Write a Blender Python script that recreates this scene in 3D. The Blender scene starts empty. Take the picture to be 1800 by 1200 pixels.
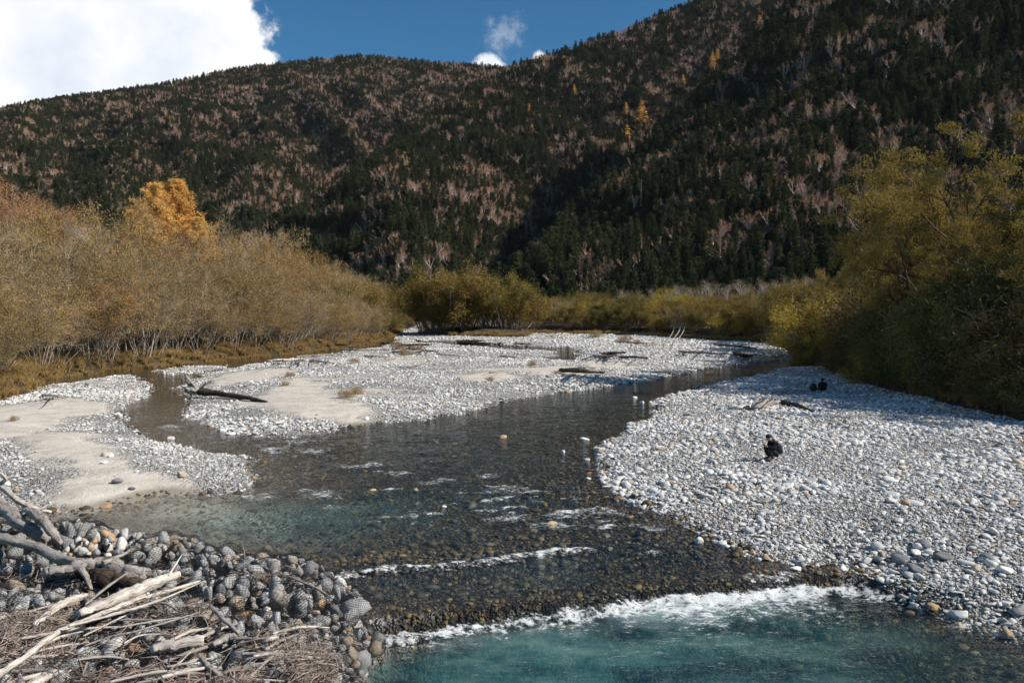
import bpy, bmesh, math, random
import numpy as np
from mathutils import Vector, Matrix

SC = bpy.context.scene
R = math.radians
# ------------------------------------------------------------------ camera
H = 5.5
FPX = 1400.0
PITCH = math.atan(60.0 / FPX)
cam_d = bpy.data.cameras.new('camera')
cam = bpy.data.objects.new('camera', cam_d)
SC.collection.objects.link(cam)
cam_d.sensor_width = 36.0
cam_d.lens = FPX / 1800.0 * 36.0
cam_d.clip_start = 0.1
cam_d.clip_end = 9000.0
cam.location = (0, 0, H)
cam.rotation_euler = (R(90) - PITCH, 0, 0)
SC.camera = cam
# ------------------------------------------------------------------ sky, sun, exposure
SUN_EL = R(36)
SUN_AZ = R(103)          # clockwise from +Y
world = bpy.data.worlds.new("World")
SC.world = world
world.use_nodes = True
wn = world.node_tree
wn.nodes.clear()
sun_d = bpy.data.lights.new('sun', 'SUN')
sun_d.energy = 5.0
sun_d.angle = R(0.5)
sun_d.color = (1.0, 0.93, 0.83)
sun = bpy.data.objects.new('sun', sun_d)
SC.collection.objects.link(sun)
sv = Vector((math.sin(SUN_AZ) * math.cos(SUN_EL), math.cos(SUN_AZ) * math.cos(SUN_EL), math.sin(SUN_EL)))
sun.rotation_euler = sv.to_track_quat('Z', 'Y').to_euler()
sun.location = (60, -20, 80)
SC.view_settings.view_transform = 'Standard'
SC.view_settings.look = 'None'
SC.view_settings.gamma = 1.0
SC.view_settings.exposure = 0.38
SC.view_settings.use_curve_mapping = False
try:
    SC.cycles.max_bounces = 6
    SC.cycles.use_denoising = True
    SC.cycles.transparent_max_bounces = 12
    SC.cycles.caustics_reflective = False
    SC.cycles.caustics_refractive = False
except Exception:
    pass

_cp, _sp = math.cos(PITCH), math.sin(PITCH)


def ray(u, v):
    a = 600.0 - v
    return Vector((u - 900.0, a * _sp + FPX * _cp, a * _cp - FPX * _sp))


def G(u, v, z=0.0):
    d = ray(u, v)
    t = (z - H) / d.z
    return (d.x * t, d.y * t)


def AT(u, v, y):
    d = ray(u, v)
    return Vector((d.x / d.y * y, y, H + d.z / d.y * y))


def rz(v, y, u=900.0):
    return AT(u, v, y).z


def PX(x, y, z):
    """world -> photo pixel (numpy)"""
    dz = z - H
    f = y * _cp - dz * _sp
    up = y * _sp + dz * _cp
    return 900.0 + x / f * FPX, 600.0 - up / f * FPX


# ------------------------------------------------------------------ node helpers
class NT:
    def __init__(s, nt):
        s.nt = nt

    def n(s, t, ins=None, **kw):
        nd = s.nt.nodes.new(t)
        for k, v in kw.items():
            setattr(nd, k, v)
        if ins:
            for k, v in ins.items():
                sk = nd.inputs[k]
                if isinstance(v, bpy.types.NodeSocket):
                    s.nt.links.new(v, sk)
                else:
                    sk.default_value = v
        return nd

    def math(s, op, a, b=0.0, c=None, clamp=False):
        ins = {0: a, 1: b}
        if c is not None:
            ins[2] = c
        return s.n('ShaderNodeMath', ins, operation=op, use_clamp=clamp).outputs[0]

    def mix(s, f, a, b, mode='MIX'):
        nd = s.n('ShaderNodeMix', None, data_type='RGBA', blend_type=mode)
        for i, v in ((0, f), (6, a), (7, b)):
            if isinstance(v, bpy.types.NodeSocket):
                s.nt.links.new(v, nd.inputs[i])
            else:
                nd.inputs[i].default_value = v if i == 0 else (tuple(v) + (1,) if len(v) == 3 else v)
        return nd.outputs[2]

    def ramp(s, f, stops, interp='LINEAR'):
        nd = s.n('ShaderNodeValToRGB', {0: f})
        cr = nd.color_ramp
        cr.interpolation = interp
        while len(cr.elements) < len(stops):
            cr.elements.new(0.5)
        for e, (p, c) in zip(cr.elements, stops):
            e.position = p
            e.color = tuple(c) + (1,) if len(c) == 3 else c
        return nd.outputs[0]

    def noise(s, vec, scale, detail=3, rough=0.55, col=False):
        nd = s.n('ShaderNodeTexNoise', {'Scale': scale, 'Detail': detail, 'Roughness': rough})
        if vec is not None:
            s.nt.links.new(vec, nd.inputs['Vector'])
        return nd.outputs['Color' if col else 'Fac']

    def sstep(s, v, a, b):
        nd = s.n('ShaderNodeMapRange', {0: v, 1: a, 2: b, 3: 0.0, 4: 1.0}, interpolation_type='SMOOTHSTEP')
        return nd.outputs[0]

    def attr(s, name):
        return s.n('ShaderNodeAttribute', None, attribute_name=name)


def mat(name):
    m = bpy.data.materials.new(name)
    m.use_nodes = True
    m.node_tree.nodes.clear()
    t = NT(m.node_tree)
    out = t.n('ShaderNodeOutputMaterial')
    return m, t, out


def g3(v):
    return (v, v, v)


# ------------------------------------------------------------------ world shader
w = NT(wn)
wout = w.n('ShaderNodeOutputWorld')
sky = w.n('ShaderNodeTexSky', None, sky_type='NISHITA', sun_disc=False, sun_elevation=SUN_EL, sun_rotation=SUN_AZ,
          altitude=1500.0, air_density=1.0, dust_density=0.3, ozone_density=2.5)
dirv = w.n('ShaderNodeTexCoord').outputs['Generated']
skyc = w.mix(1.0, w.n('ShaderNodeHueSaturation', {'Saturation': 1.25, 'Value': 1.0, 'Color': sky.outputs[0]}).outputs[0], (0.66, 1.0, 0.98), 'MULTIPLY')
bg_sky = w.n('ShaderNodeBackground', {'Color': skyc, 'Strength': 0.078})
nz = w.noise(dirv, 7.0, 7, 0.58)
nz2 = w.noise(dirv, 26.0, 6, 0.62)
nz3 = w.noise(dirv, 45.0, 6, 0.7)


def cone(u, v, rad_px, wob, wobn, soft, edge=None):
    d = ray(u, v).normalized()
    dp = w.n('ShaderNodeVectorMath', {0: dirv, 1: tuple(d)}, operation='DOT_PRODUCT').outputs['Value']
    ang = w.math('ARCCOSINE', dp)
    r = rad_px / FPX if edge is None else d.angle(ray(*edge))
    pert = w.math('MULTIPLY', w.math('SUBTRACT', wobn, 0.5), wob)
    a2 = w.math('ADD', ang, pert)
    nd = w.n('ShaderNodeMapRange', {0: a2, 1: r - soft, 2: r + soft, 3: 1.0, 4: 0.0}, interpolation_type='SMOOTHSTEP')
    return nd.outputs[0]


nzm = w.math('ADD', w.math('MULTIPLY', nz, 0.6), w.math('MULTIPLY', nz2, 0.4))
c1 = cone(-420, -260, 840, 0.13, nzm, 0.013, (385, 60))
c1b = cone(345, 50, 100, 0.09, nz2, 0.010)
c1c = cone(440, 128, 46, 0.045, nz2, 0.005)
c2 = w.math('MULTIPLY', cone(888, 62, 16, 0.085, nz3, 0.018), 0.34)
c3 = cone(862, 126, 30, 0.03, nz2, 0.004)
c4 = cone(950, 106, 12, 0.02, nz2, 0.003)
cm = c1
for c in (c1b, c1c, c2, c3, c4):
    cm = w.math('MAXIMUM', cm, c)
shade = w.ramp(w.noise(dirv, 5.0, 5, 0.6), [(0.30, (0.70, 0.76, 0.86)), (0.52, (1.0, 1.0, 1.0)), (1.0, (1.03, 1.02, 1.0))])
bg_cl = w.n('ShaderNodeBackground', {'Color': shade, 'Strength': 0.86})
mx = w.n('ShaderNodeMixShader', {0: cm, 1: bg_sky.outputs[0], 2: bg_cl.outputs[0]})
wn.links.new(mx.outputs[0], wout.inputs[0])

# ------------------------------------------------------------------ object helpers
COL = SC.collection


def tag(o, label=None, cat=None, group=None, kind=None):
    if label: o['label'] = label
    if cat: o['category'] = cat
    if group: o['group'] = group
    if kind: o['kind'] = kind
    return o


def mesh_np(name, V, F, mats, mi=None, smooth=False):
    """F: list of (array Nxk) blocks; mi: list of material index per block"""
    me = bpy.data.meshes.new(name)
    V = np.asarray(V, dtype=np.float32)
    if not isinstance(F, (list, tuple)):
        F = [F]
    F = [np.asarray(f, dtype=np.int32) for f in F]
    keep = [i for i, f in enumerate(F) if len(f)]
    if mi is not None:
        mi = [mi[i] for i in keep]
    F = [F[i] for i in keep]
    me.vertices.add(len(V))
    me.vertices.foreach_set('co', V.ravel())
    loops = np.concatenate([f.ravel() for f in F])
    sizes = np.concatenate([np.full(len(f), f.shape[1], dtype=np.int32) for f in F])
    starts = np.zeros(len(sizes), dtype=np.int32)
    starts[1:] = np.cumsum(sizes)[:-1]
    me.loops.add(len(loops))
    me.loops.foreach_set('vertex_index', loops)
    me.polygons.add(len(sizes))
    me.polygons.foreach_set('loop_start', starts)
    me.polygons.foreach_set('loop_total', sizes)
    if mi is not None:
        idx = np.concatenate([np.full(len(f), m, dtype=np.int32) for f, m in zip(F, mi)])
        me.polygons.foreach_set('material_index', idx)
    if smooth:
        me.polygons.foreach_set('use_smooth', np.ones(len(sizes), dtype=bool))
    for m in (mats if isinstance(mats, (list, tuple)) else [mats]):
        me.materials.append(m)
    me.update(calc_edges=True)
    me.validate()
    return me


def fattr(me, name, arr):
    a = me.attributes.new(name, 'FLOAT', 'POINT')
    a.data.foreach_set('value', np.asarray(arr, dtype=np.float32).ravel())


def obj(name, me, parent=None, loc=None, rot=None, scl=None, link=True):
    o = bpy.data.objects.new(name, me)
    if link:
        COL.objects.link(o)
    if parent: o.parent = parent
    if loc is not None: o.location = loc
    if rot is not None: o.rotation_euler = rot
    if scl is not None: o.scale = scl
    return o


# ------------------------------------------------------------------ numpy noise
def _hash(ix, iy, seed):
    h = (ix.astype(np.int64) * 374761393 + iy.astype(np.int64) * 668265263 + seed * 1442695041) & 0xffffffff
    h = ((h ^ (h >> 13)) * 1274126177) & 0xffffffff
    h = (h ^ (h >> 16)) & 0xffffffff
    return h.astype(np.float64) / 4294967295.0 * 2 - 1


def vn(x, y, seed=0):
    x = np.asarray(x, dtype=np.float64); y = np.asarray(y, dtype=np.float64)
    ix = np.floor(x); iy = np.floor(y)
    fx = x - ix; fy = y - iy
    fx = fx * fx * (3 - 2 * fx); fy = fy * fy * (3 - 2 * fy)
    a = _hash(ix, iy, seed); b = _hash(ix + 1, iy, seed)
    c = _hash(ix, iy + 1, seed); d = _hash(ix + 1, iy + 1, seed)
    return (a * (1 - fx) + b * fx) * (1 - fy) + (c * (1 - fx) + d * fx) * fy


def fbm(x, y, seed=0, o=4):
    s = 0.0; a = 1.0; t = 0.0
    for i in range(o):
        s = s + a * vn(x * 2 ** i, y * 2 ** i, seed + i * 17)
        t += a; a *= 0.5
    return s / t


def ss(x, a, b):
    t = np.clip((x - a) / (b - a), 0, 1)
    return t * t * (3 - 2 * t)


def sdf(poly, X, Y):
    P = np.array(poly, dtype=np.float64)
    X = np.asarray(X, dtype=np.float64); Y = np.asarray(Y, dtype=np.float64)
    d2 = np.full(X.shape, 1e18)
    ins = np.zeros(X.shape, dtype=bool)
    n = len(P)
    for i in range(n):
        ax, ay = P[i]; bx, by = P[(i + 1) % n]
        ex, ey = bx - ax, by - ay
        L = ex * ex + ey * ey + 1e-12
        t = np.clip(((X - ax) * ex + (Y - ay) * ey) / L, 0, 1)
        dx = X - ax - t * ex; dy = Y - ay - t * ey
        d2 = np.minimum(d2, dx * dx + dy * dy)
        c = ((ay > Y) != (by > Y))
        with np.errstate(divide='ignore', invalid='ignore'):
            xi = ex * (Y - ay) / (ey if ey != 0 else 1e-12) + ax
        ins ^= c & (X < xi)
    d = np.sqrt(d2)
    return np.where(ins, d, -d)


def PG(pts, z=0.0):
    return [G(u, v, z) for u, v in pts]


# ------------------------------------------------------------------ layout of the river bed
BAR_A = PG([(-600, 800), (-100, 724), (0, 710), (40, 697), (90, 680), (150, 668), (215, 661), (256, 671), (262, 681),
            (240, 700), (212, 712), (199, 728), (203, 742), (222, 757), (262, 775), (310, 787), (360, 797), (405, 803),
            (437, 812), (432, 828), (415, 845), (408, 855), (380, 861), (330, 861), (290, 863), (245, 868), (205, 880),
            (170, 892), (120, 896), (60, 893), (0, 888), (-600, 888)])
ISLET = PG([(292, 652), (305, 648), (340, 644), (385, 643), (398, 647), (370, 653), (330, 656), (300, 657)])
BAR_B = PG([(322, 692), (318, 682), (345, 668), (365, 658), (400, 648), (440, 642), (485, 635), (520, 629), (580, 622),
            (640, 614), (690, 606), (705, 596), (690, 586), (715, 578), (730, 573), (740, 566), (900, 566), (1100, 572),
            (1250, 582), (1380, 600), (1450, 608), (1420, 622), (1389, 630), (1330, 635), (1295, 639), (1218, 650),
            (1130, 668), (1050, 680), (960, 691), (890, 703), (840, 716), (780, 730), (745, 738), (690, 741), (640, 742),
            (590, 752), (555, 762), (520, 767), (470, 763), (420, 758), (385, 748), (355, 735), (335, 722), (350, 712),
            (332, 702)])
CH_B = PG([(765, 597), (830, 601), (900, 606), (960, 610), (1010, 611), (1032, 616), (1015, 624), (1037, 632),
           (985, 635), (945, 631), (968, 623), (955, 617), (880, 613), (820, 608), (758, 602)])
BAR_C = PG([(1440, 644), (1389, 648), (1358, 655), (1320, 664), (1280, 673), (1225, 686), (1173, 699), (1158, 710),
            (1165, 720), (1145, 735), (1125, 748), (1100, 764), (1080, 780), (1070, 800), (1080, 822), (1074, 840),
            (1092, 856), (1115, 872), (1140, 885), (1180, 896), (1215, 905), (1245, 930), (1290, 948), (1340, 960),
            (1400, 972)]) + PG([(1450, 988), (1490, 1005), (1540, 1022), (1600, 1044), (1640, 1058), (1700, 1074), (1760, 1094),
            (1800, 1108), (2100, 1190), (2700, 1230)], -0.42) + PG([(2700, 700), (1900, 680), (1700, 650), (1550, 620)])
BANK_L = PG([(-300, 735), (0, 697), (30, 686), (70, 670), (120, 660), (190, 652), (250, 648), (330, 640), (400, 632),
             (460, 627), (520, 621), (600, 612), (650, 604), (690, 592), (703, 580), (712, 566)]) + \
    [(-60, 480), (-900, 480), (-900, 30)]
BANK_R = PG([(1372, 612), (1400, 626), (1446, 648), (1500, 674), (1560, 692), (1640, 714), (1720, 735), (1800, 752),
             (2000, 795), (2500, 860)]) + [(900, 15), (900, 480), (60, 480)]
BANK_F = PG([(925, 585), (1000, 586), (1100, 588), (1200, 594), (1300, 599), (1395, 606)]) + [(300, 480), (4, 480)]
BANK_M = PG([(736, 574), (742, 586), (800, 591), (870, 593), (928, 592), (932, 584), (900, 574)])
BANK_N = PG([(700, 571), (735, 571), (800, 570), (930, 575)]) + [(30, 480), (-80, 480)]
JETTY = PG([(-600, 885), (0, 900), (60, 915), (130, 925), (200, 940), (270, 960), (350, 968), (430, 985), (500, 1005),
            (560, 1025), (605, 1045), (632, 1065), (640, 1080), (625, 1100), (590, 1120), (580, 1140), (600, 1200)]) + \
    [(-2.3, 9.0), (-2.2, 5.0), (-14, 5.0)]
SANDS = [PG(p) for p in (
    [(-80, 735), (60, 712), (120, 705), (165, 712), (178, 722), (120, 740), (90, 762), (60, 775), (-80, 790)],
    [(60, 770), (150, 772), (168, 790), (182, 812), (205, 832), (215, 850), (150, 848), (110, 830), (70, 810), (48, 790)],
    [(140, 846), (260, 850), (330, 861), (340, 866), (240, 875), (150, 895), (100, 880)],
    [(500, 672), (540, 668), (565, 680), (560, 696), (590, 712), (635, 728), (640, 742), (610, 746), (560, 738), (500, 715), (470, 705), (500, 692)],
    [(380, 662), (470, 650), (520, 655), (480, 668), (420, 676), (370, 684)],
    [(820, 664), (880, 657), (905, 668), (860, 677), (825, 674)],
    [(930, 652), (1000, 646), (1040, 652), (1000, 664), (950, 662)],
    [(420, 706), (520, 712), (600, 738), (540, 736), (440, 718)],
    [(1020, 636), (1080, 640), (1110, 648), (1050, 650)],
)]

_w1 = (np.array(G(560, 1003)), np.array(G(1020, 956)))
_w2a, _w2b, _w2c = G(655, 1095, -0.15), G(1010, 1046, -0.15), G(1400, 1008, -0.15)
W2X = [-12, _w2a[0], _w2b[0], _w2c[0], _w2c[0] + 1.2, _w2c[0] + 2.4, 40]
W2Y = [_w2a[1] - 1.5, _w2a[1], _w2b[1], _w2c[1], _w2c[1] - 0.15, _w2c[1] - 0.9, _w2c[1] - 8]


def w2t(x, y):
    return np.interp(x, W2X, W2Y) + 0.10 * vn(x * 1.3, y * 0 + 2, 5) - y


def w1t(x, y):
    (ax, ay), (bx, by) = _w1
    k = (by - ay) / (bx - ax)
    return ay + (x - ax) * k + 0.10 * vn(x * 1.1, y * 0 + 7, 6) + 0.12 * np.sin(x * 1.7) - y


def water_z(x, y):
    f1 = ss(x, _w1[1][0] + 2.5, _w1[1][0] - 0.5)
    z = -0.14 * ss(w1t(x, y), -0.15, 0.5) * f1
    return z - 0.14 * (1 - f1) * ss(w2t(x, y), -3.0, 0.0) - 0.34 * ss(w2t(x, y), -0.1, 0.55)


def land_sd(x, y):
    j = 0.35 * vn(x * 0.55, y * 0.55, 3) + 0.18 * vn(x * 1.9, y * 1.9, 4)
    j = j * np.clip(y / 30.0, 0.5, 2.5)
    a = sdf(BAR_A, x, y)
    b = np.maximum(np.minimum(sdf(BAR_B, x, y), -sdf(CH_B, x, y)), sdf(ISLET, x, y) * 0.8)
    c = sdf(BAR_C, x, y)
    return np.maximum(np.maximum(a, b), c) + j, np.maximum(np.maximum(sdf(BANK_L, x, y), sdf(BANK_R, x, y)),
                                                             np.maximum(np.maximum(sdf(BANK_F, x, y), sdf(BANK_M, x, y)), sdf(BANK_N, x, y))) + j * 0.7


def ground_all(x, y):
    x = np.asarray(x, float); y = np.asarray(y, float)
    sd, sb = land_sd(x, y)
    sj = sdf(JETTY, x, y)
    wz = water_z(x, y)
    t2 = w2t(x, y)
    pool = ss(t2, 0.0, 1.6)
    # gravel
    hi = np.interp(y, [20, 40, 75, 130], [0.5, 0.34, 0.16, 0.12]) * (1 - np.exp(-np.clip(sd, 0, None) / 3.2)) + 0.02 + np.interp(y, [30, 80], [0.10, 0.06]) * fbm(x * 0.25, y * 0.25, 9) * ss(sd, 0, 4)
    depth = 0.34 + 0.14 * fbm(x * 0.35, y * 0.35, 11) + 0.06 * vn(x * 2.1, y * 2.1, 12)
    gx, gy = G(470, 905)
    depth = depth + 0.75 * np.exp(-(((x - gx) / 3.0) ** 2 + ((y - gy) / 2.4) ** 2))
    gx, gy = G(1000, 690)
    depth = depth + 0.3 * np.exp(-(((x - gx) / 9.0) ** 2 + ((y - gy) / 9.0) ** 2))
    depth = depth - 0.22 * ss(t2, -1.0, 0.0) * (1 - ss(t2, 0.1, 0.4)) - 0.16 * np.exp(-((w1t(x, y) + 0.5) / 0.7) ** 2)
    depth = depth * (1 - pool) + (2.7 + 0.9 * fbm(x * 0.4, y * 0.4, 15)) * pool
    lo = -depth * (1 - np.exp(np.clip(sd, None, 0) / (3.0 + 5.5 * pool))) * (1 - np.exp(np.clip(sj, None, 0) / (2.2 - 1.2 * pool)))
    h = np.where(sd > 0, hi, lo) + wz
    bank = np.where(sb > 0, 0.25 + 1.0 * (1 - np.exp(-np.clip(sb, 0, None) / 1.8)) + 0.5 * (1 - np.exp(-np.clip(sb, 0, None) / 15)) +
                    0.15 * fbm(x * 0.2, y * 0.2, 21), -0.6)
    h = np.maximum(h, np.where(sb > -1.0, bank * ss(sb, -1.0, 0.6) - 0.6 * (1 - ss(sb, -1.0, 0.6)), -9))
    jz = np.where(sj > -0.6, -0.5 + 0.62 * ss(sj, -0.6, 0.8), -9)
    h = np.maximum(h, jz)
    return h, sd, sb, sj, wz


def gh(x, y):
    return float(ground_all(np.array([x]), np.array([y]))[0][0])


# ------------------------------------------------------------------ materials
def stone_material(name, wet=False):
    m, t, out = mat(name)
    oi = t.n('ShaderNodeObjectInfo').outputs['Random']
    tc = t.n('ShaderNodeTexCoord').outputs['Object']
    if wet:
        col = t.ramp(oi, [(0.0, (0.018, 0.015, 0.011)), (0.30, (0.055, 0.042, 0.027)), (0.58, (0.10, 0.072, 0.038)),
                          (0.80, (0.16, 0.105, 0.045)), (0.90, (0.07, 0.07, 0.062)), (1.0, (0.24, 0.19, 0.12))])
    else:
        col = t.ramp(oi, [(0.0, (0.66, 0.645, 0.61)), (0.22, (0.80, 0.79, 0.76)), (0.40, (0.50, 0.505, 0.505)),
                          (0.52, (0.72, 0.705, 0.67)), (0.68, (0.26, 0.275, 0.29)), (0.74, (0.82, 0.81, 0.785)),
                          (0.86, (0.46, 0.46, 0.45)), (0.93, (0.56, 0.46, 0.34)), (0.96, (0.42, 0.27, 0.15)), (1.0, (0.62, 0.60, 0.57))])
    n = t.noise(tc, 3.0, 5, 0.65)
    n2 = t.noise(tc, 22.0, 3, 0.6)
    col = t.mix(1.0, col, t.ramp(n, [(0.3, g3(0.72)), (0.7, g3(1.12))]), 'MULTIPLY')
    col = t.mix(1.0, col, t.ramp(n2, [(0.3, g3(0.82)), (0.7, g3(1.10))]), 'MULTIPLY')
    bmp = t.n('ShaderNodeBump', {'Strength': 0.5, 'Distance': 0.03, 'Height': n2})
    b = t.n('ShaderNodeBsdfPrincipled', {'Base Color': col, 'Roughness': 0.35 if wet else 0.85, 'Normal': bmp.outputs[0], 'Specular IOR Level': 0.3})
    t.nt.links.new(b.outputs[0], out.inputs[0])
    return m


def plain0(name, cols):
    m, t, out = mat(name)
    tc = t.n('ShaderNodeTexCoord').outputs['Object']
    oi = t.n('ShaderNodeObjectInfo').outputs['Random']
    n = t.noise(tc, 4.0, 6, 0.65)
    f = t.math('ADD', t.math('MULTIPLY', t.sstep(n, 0.3, 0.7), 0.5), t.math('MULTIPLY', oi, 0.5))
    col = t.ramp(f, [(0.0, cols[0]), (0.5, cols[1]), (1.0, cols[2])])
    n2 = t.noise(tc, 22.0, 3, 0.6)
    col = t.mix(1.0, col, t.ramp(n2, [(0.3, g3(0.82)), (0.7, g3(1.10))]), 'MULTIPLY')
    bmp = t.n('ShaderNodeBump', {'Strength': 0.5, 'Distance': 0.03, 'Height': n2})
    b = t.n('ShaderNodeBsdfPrincipled', {'Base Color': col, 'Roughness': 0.7, 'Normal': bmp.outputs[0], 'Specular IOR Level': 0.3})
    t.nt.links.new(b.outputs[0], out.inputs[0])
    return m


M_STONE = stone_material('river_stone')
M_WET = stone_material('wet_stone', True)
M_AMBER = plain0('amber_stone', [(0.07, 0.045, 0.02), (0.20, 0.125, 0.045), (0.34, 0.24, 0.12)])
M_DARKST = plain0('dark_stone', [(0.10, 0.105, 0.115), (0.17, 0.18, 0.19), (0.24, 0.25, 0.26)])
M_PALEST = plain0('pale_stone', [(0.58, 0.575, 0.55), (0.72, 0.71, 0.69), (0.82, 0.81, 0.79)])
M_TANST = plain0('tan_stone', [(0.34, 0.20, 0.10), (0.46, 0.31, 0.17), (0.55, 0.42, 0.27)])


def ground_material():
    m, t, out = mat('river_ground')
    pos = t.n('ShaderNodeNewGeometry').outputs['Position']
    sand = t.attr('sand').outputs['Fac']
    soil = t.attr('soil').outputs['Fac']
    bed = t.attr('bed').outputs['Fac']
    damp = t.attr('damp').outputs['Fac']
    v1 = t.n('ShaderNodeTexVoronoi', {'Vector': pos, 'Scale': 7.5})
    v2 = t.n('ShaderNodeTexVoronoi', {'Vector': pos, 'Scale': 19.0})
    pick = t.n('ShaderNodeSeparateColor', {0: v1.outputs['Color']}).outputs[0]
    pick2 = t.n('ShaderNodeSeparateColor', {0: v2.outputs['Color']}).outputs[1]
    stops = [(0.0, (0.50, 0.49, 0.46)), (0.3, (0.68, 0.665, 0.63)), (0.5, (0.40, 0.405, 0.40)), (0.65, (0.60, 0.585, 0.55)),
             (0.8, (0.32, 0.325, 0.33)), (0.9, (0.74, 0.73, 0.70)), (1.0, (0.54, 0.46, 0.36))]
    ca = t.ramp(pick, stops)
    cb = t.ramp(pick2, stops)
    gcol = t.mix(0.55, ca, cb)
    # gravel colour darkens towards the gaps between stone cells
    gap = t.ramp(v1.outputs['Distance'], [(0.36, g3(1.0)), (0.62, g3(0.5))])
    gcol = t.mix(1.0, gcol, gap, 'MULTIPLY')
    sn = t.noise(pos, 0.9, 8, 0.68)
    scol = t.ramp(sn, [(0.3, (0.42, 0.375, 0.31)), (0.5, (0.58, 0.53, 0.455)), (0.7, (0.66, 0.62, 0.54))])
    sp = t.noise(pos, 40.0, 3, 0.6)
    scol = t.mix(1.0, scol, t.ramp(sp, [(0.3, g3(0.78)), (0.65, g3(1.06))]), 'MULTIPLY')
    scol = t.mix(damp, scol, (0.26, 0.225, 0.175))
    col = t.mix(sand, gcol, scol)
    # bed of the river: ochre, brown and black algae-covered cobbles
    bcol = t.ramp(pick, [(0.0, (0.022, 0.018, 0.013)), (0.3, (0.10, 0.075, 0.042)), (0.5, (0.045, 0.040, 0.032)), (0.68, (0.28, 0.18, 0.07)),
                         (0.8, (0.055, 0.055, 0.05)), (0.93, (0.15, 0.13, 0.09)), (1.0, (0.30, 0.25, 0.16))])
    bgap = t.ramp(v1.outputs['Distance'], [(0.34, g3(1.0)), (0.62, g3(0.35))])
    bcol = t.mix(1.0, bcol, bgap, 'MULTIPLY')
    bcol = t.mix(sand, bcol, (0.30, 0.27, 0.20))
    pale = t.attr('pale').outputs['Fac']
    bcol = t.mix(pale, bcol, t.ramp(t.noise(pos, 0.9, 4, 0.65), [(0.36, (0.10, 0.10, 0.085)), (0.62, (0.42, 0.42, 0.36))]))
    col = t.mix(bed, col, bcol)
    son = t.noise(pos, 2.2, 6, 0.7)
    socol = t.ramp(son, [(0.3, (0.06, 0.045, 0.028)), (0.55, (0.15, 0.11, 0.065)), (0.75, (0.23, 0.18, 0.09))])
    col = t.mix(soil, col, socol)
    hgt = t.math('ADD', t.math('MULTIPLY', v1.outputs['Distance'], -0.6), t.math('MULTIPLY', v2.outputs['Distance'], -0.35))
    hgt = t.math('MULTIPLY', hgt, t.math('SUBTRACT', 1.0, t.math('MULTIPLY', sand, 0.97)))
    hgt = t.math('ADD', hgt, t.math('MULTIPLY', sn, 0.30))
    hgt = t.math('ADD', hgt, t.math('MULTIPLY', sp, 0.012))
    bmp = t.n('ShaderNodeBump', {'Strength': 1.0, 'Distance': 0.45, 'Height': hgt})
    b = t.n('ShaderNodeBsdfPrincipled', {'Base Color': col, 'Roughness': 0.9, 'Normal': bmp.outputs[0], 'Specular IOR Level': 0.2})
    t.nt.links.new(b.outputs[0], out.inputs[0])
    return m


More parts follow.
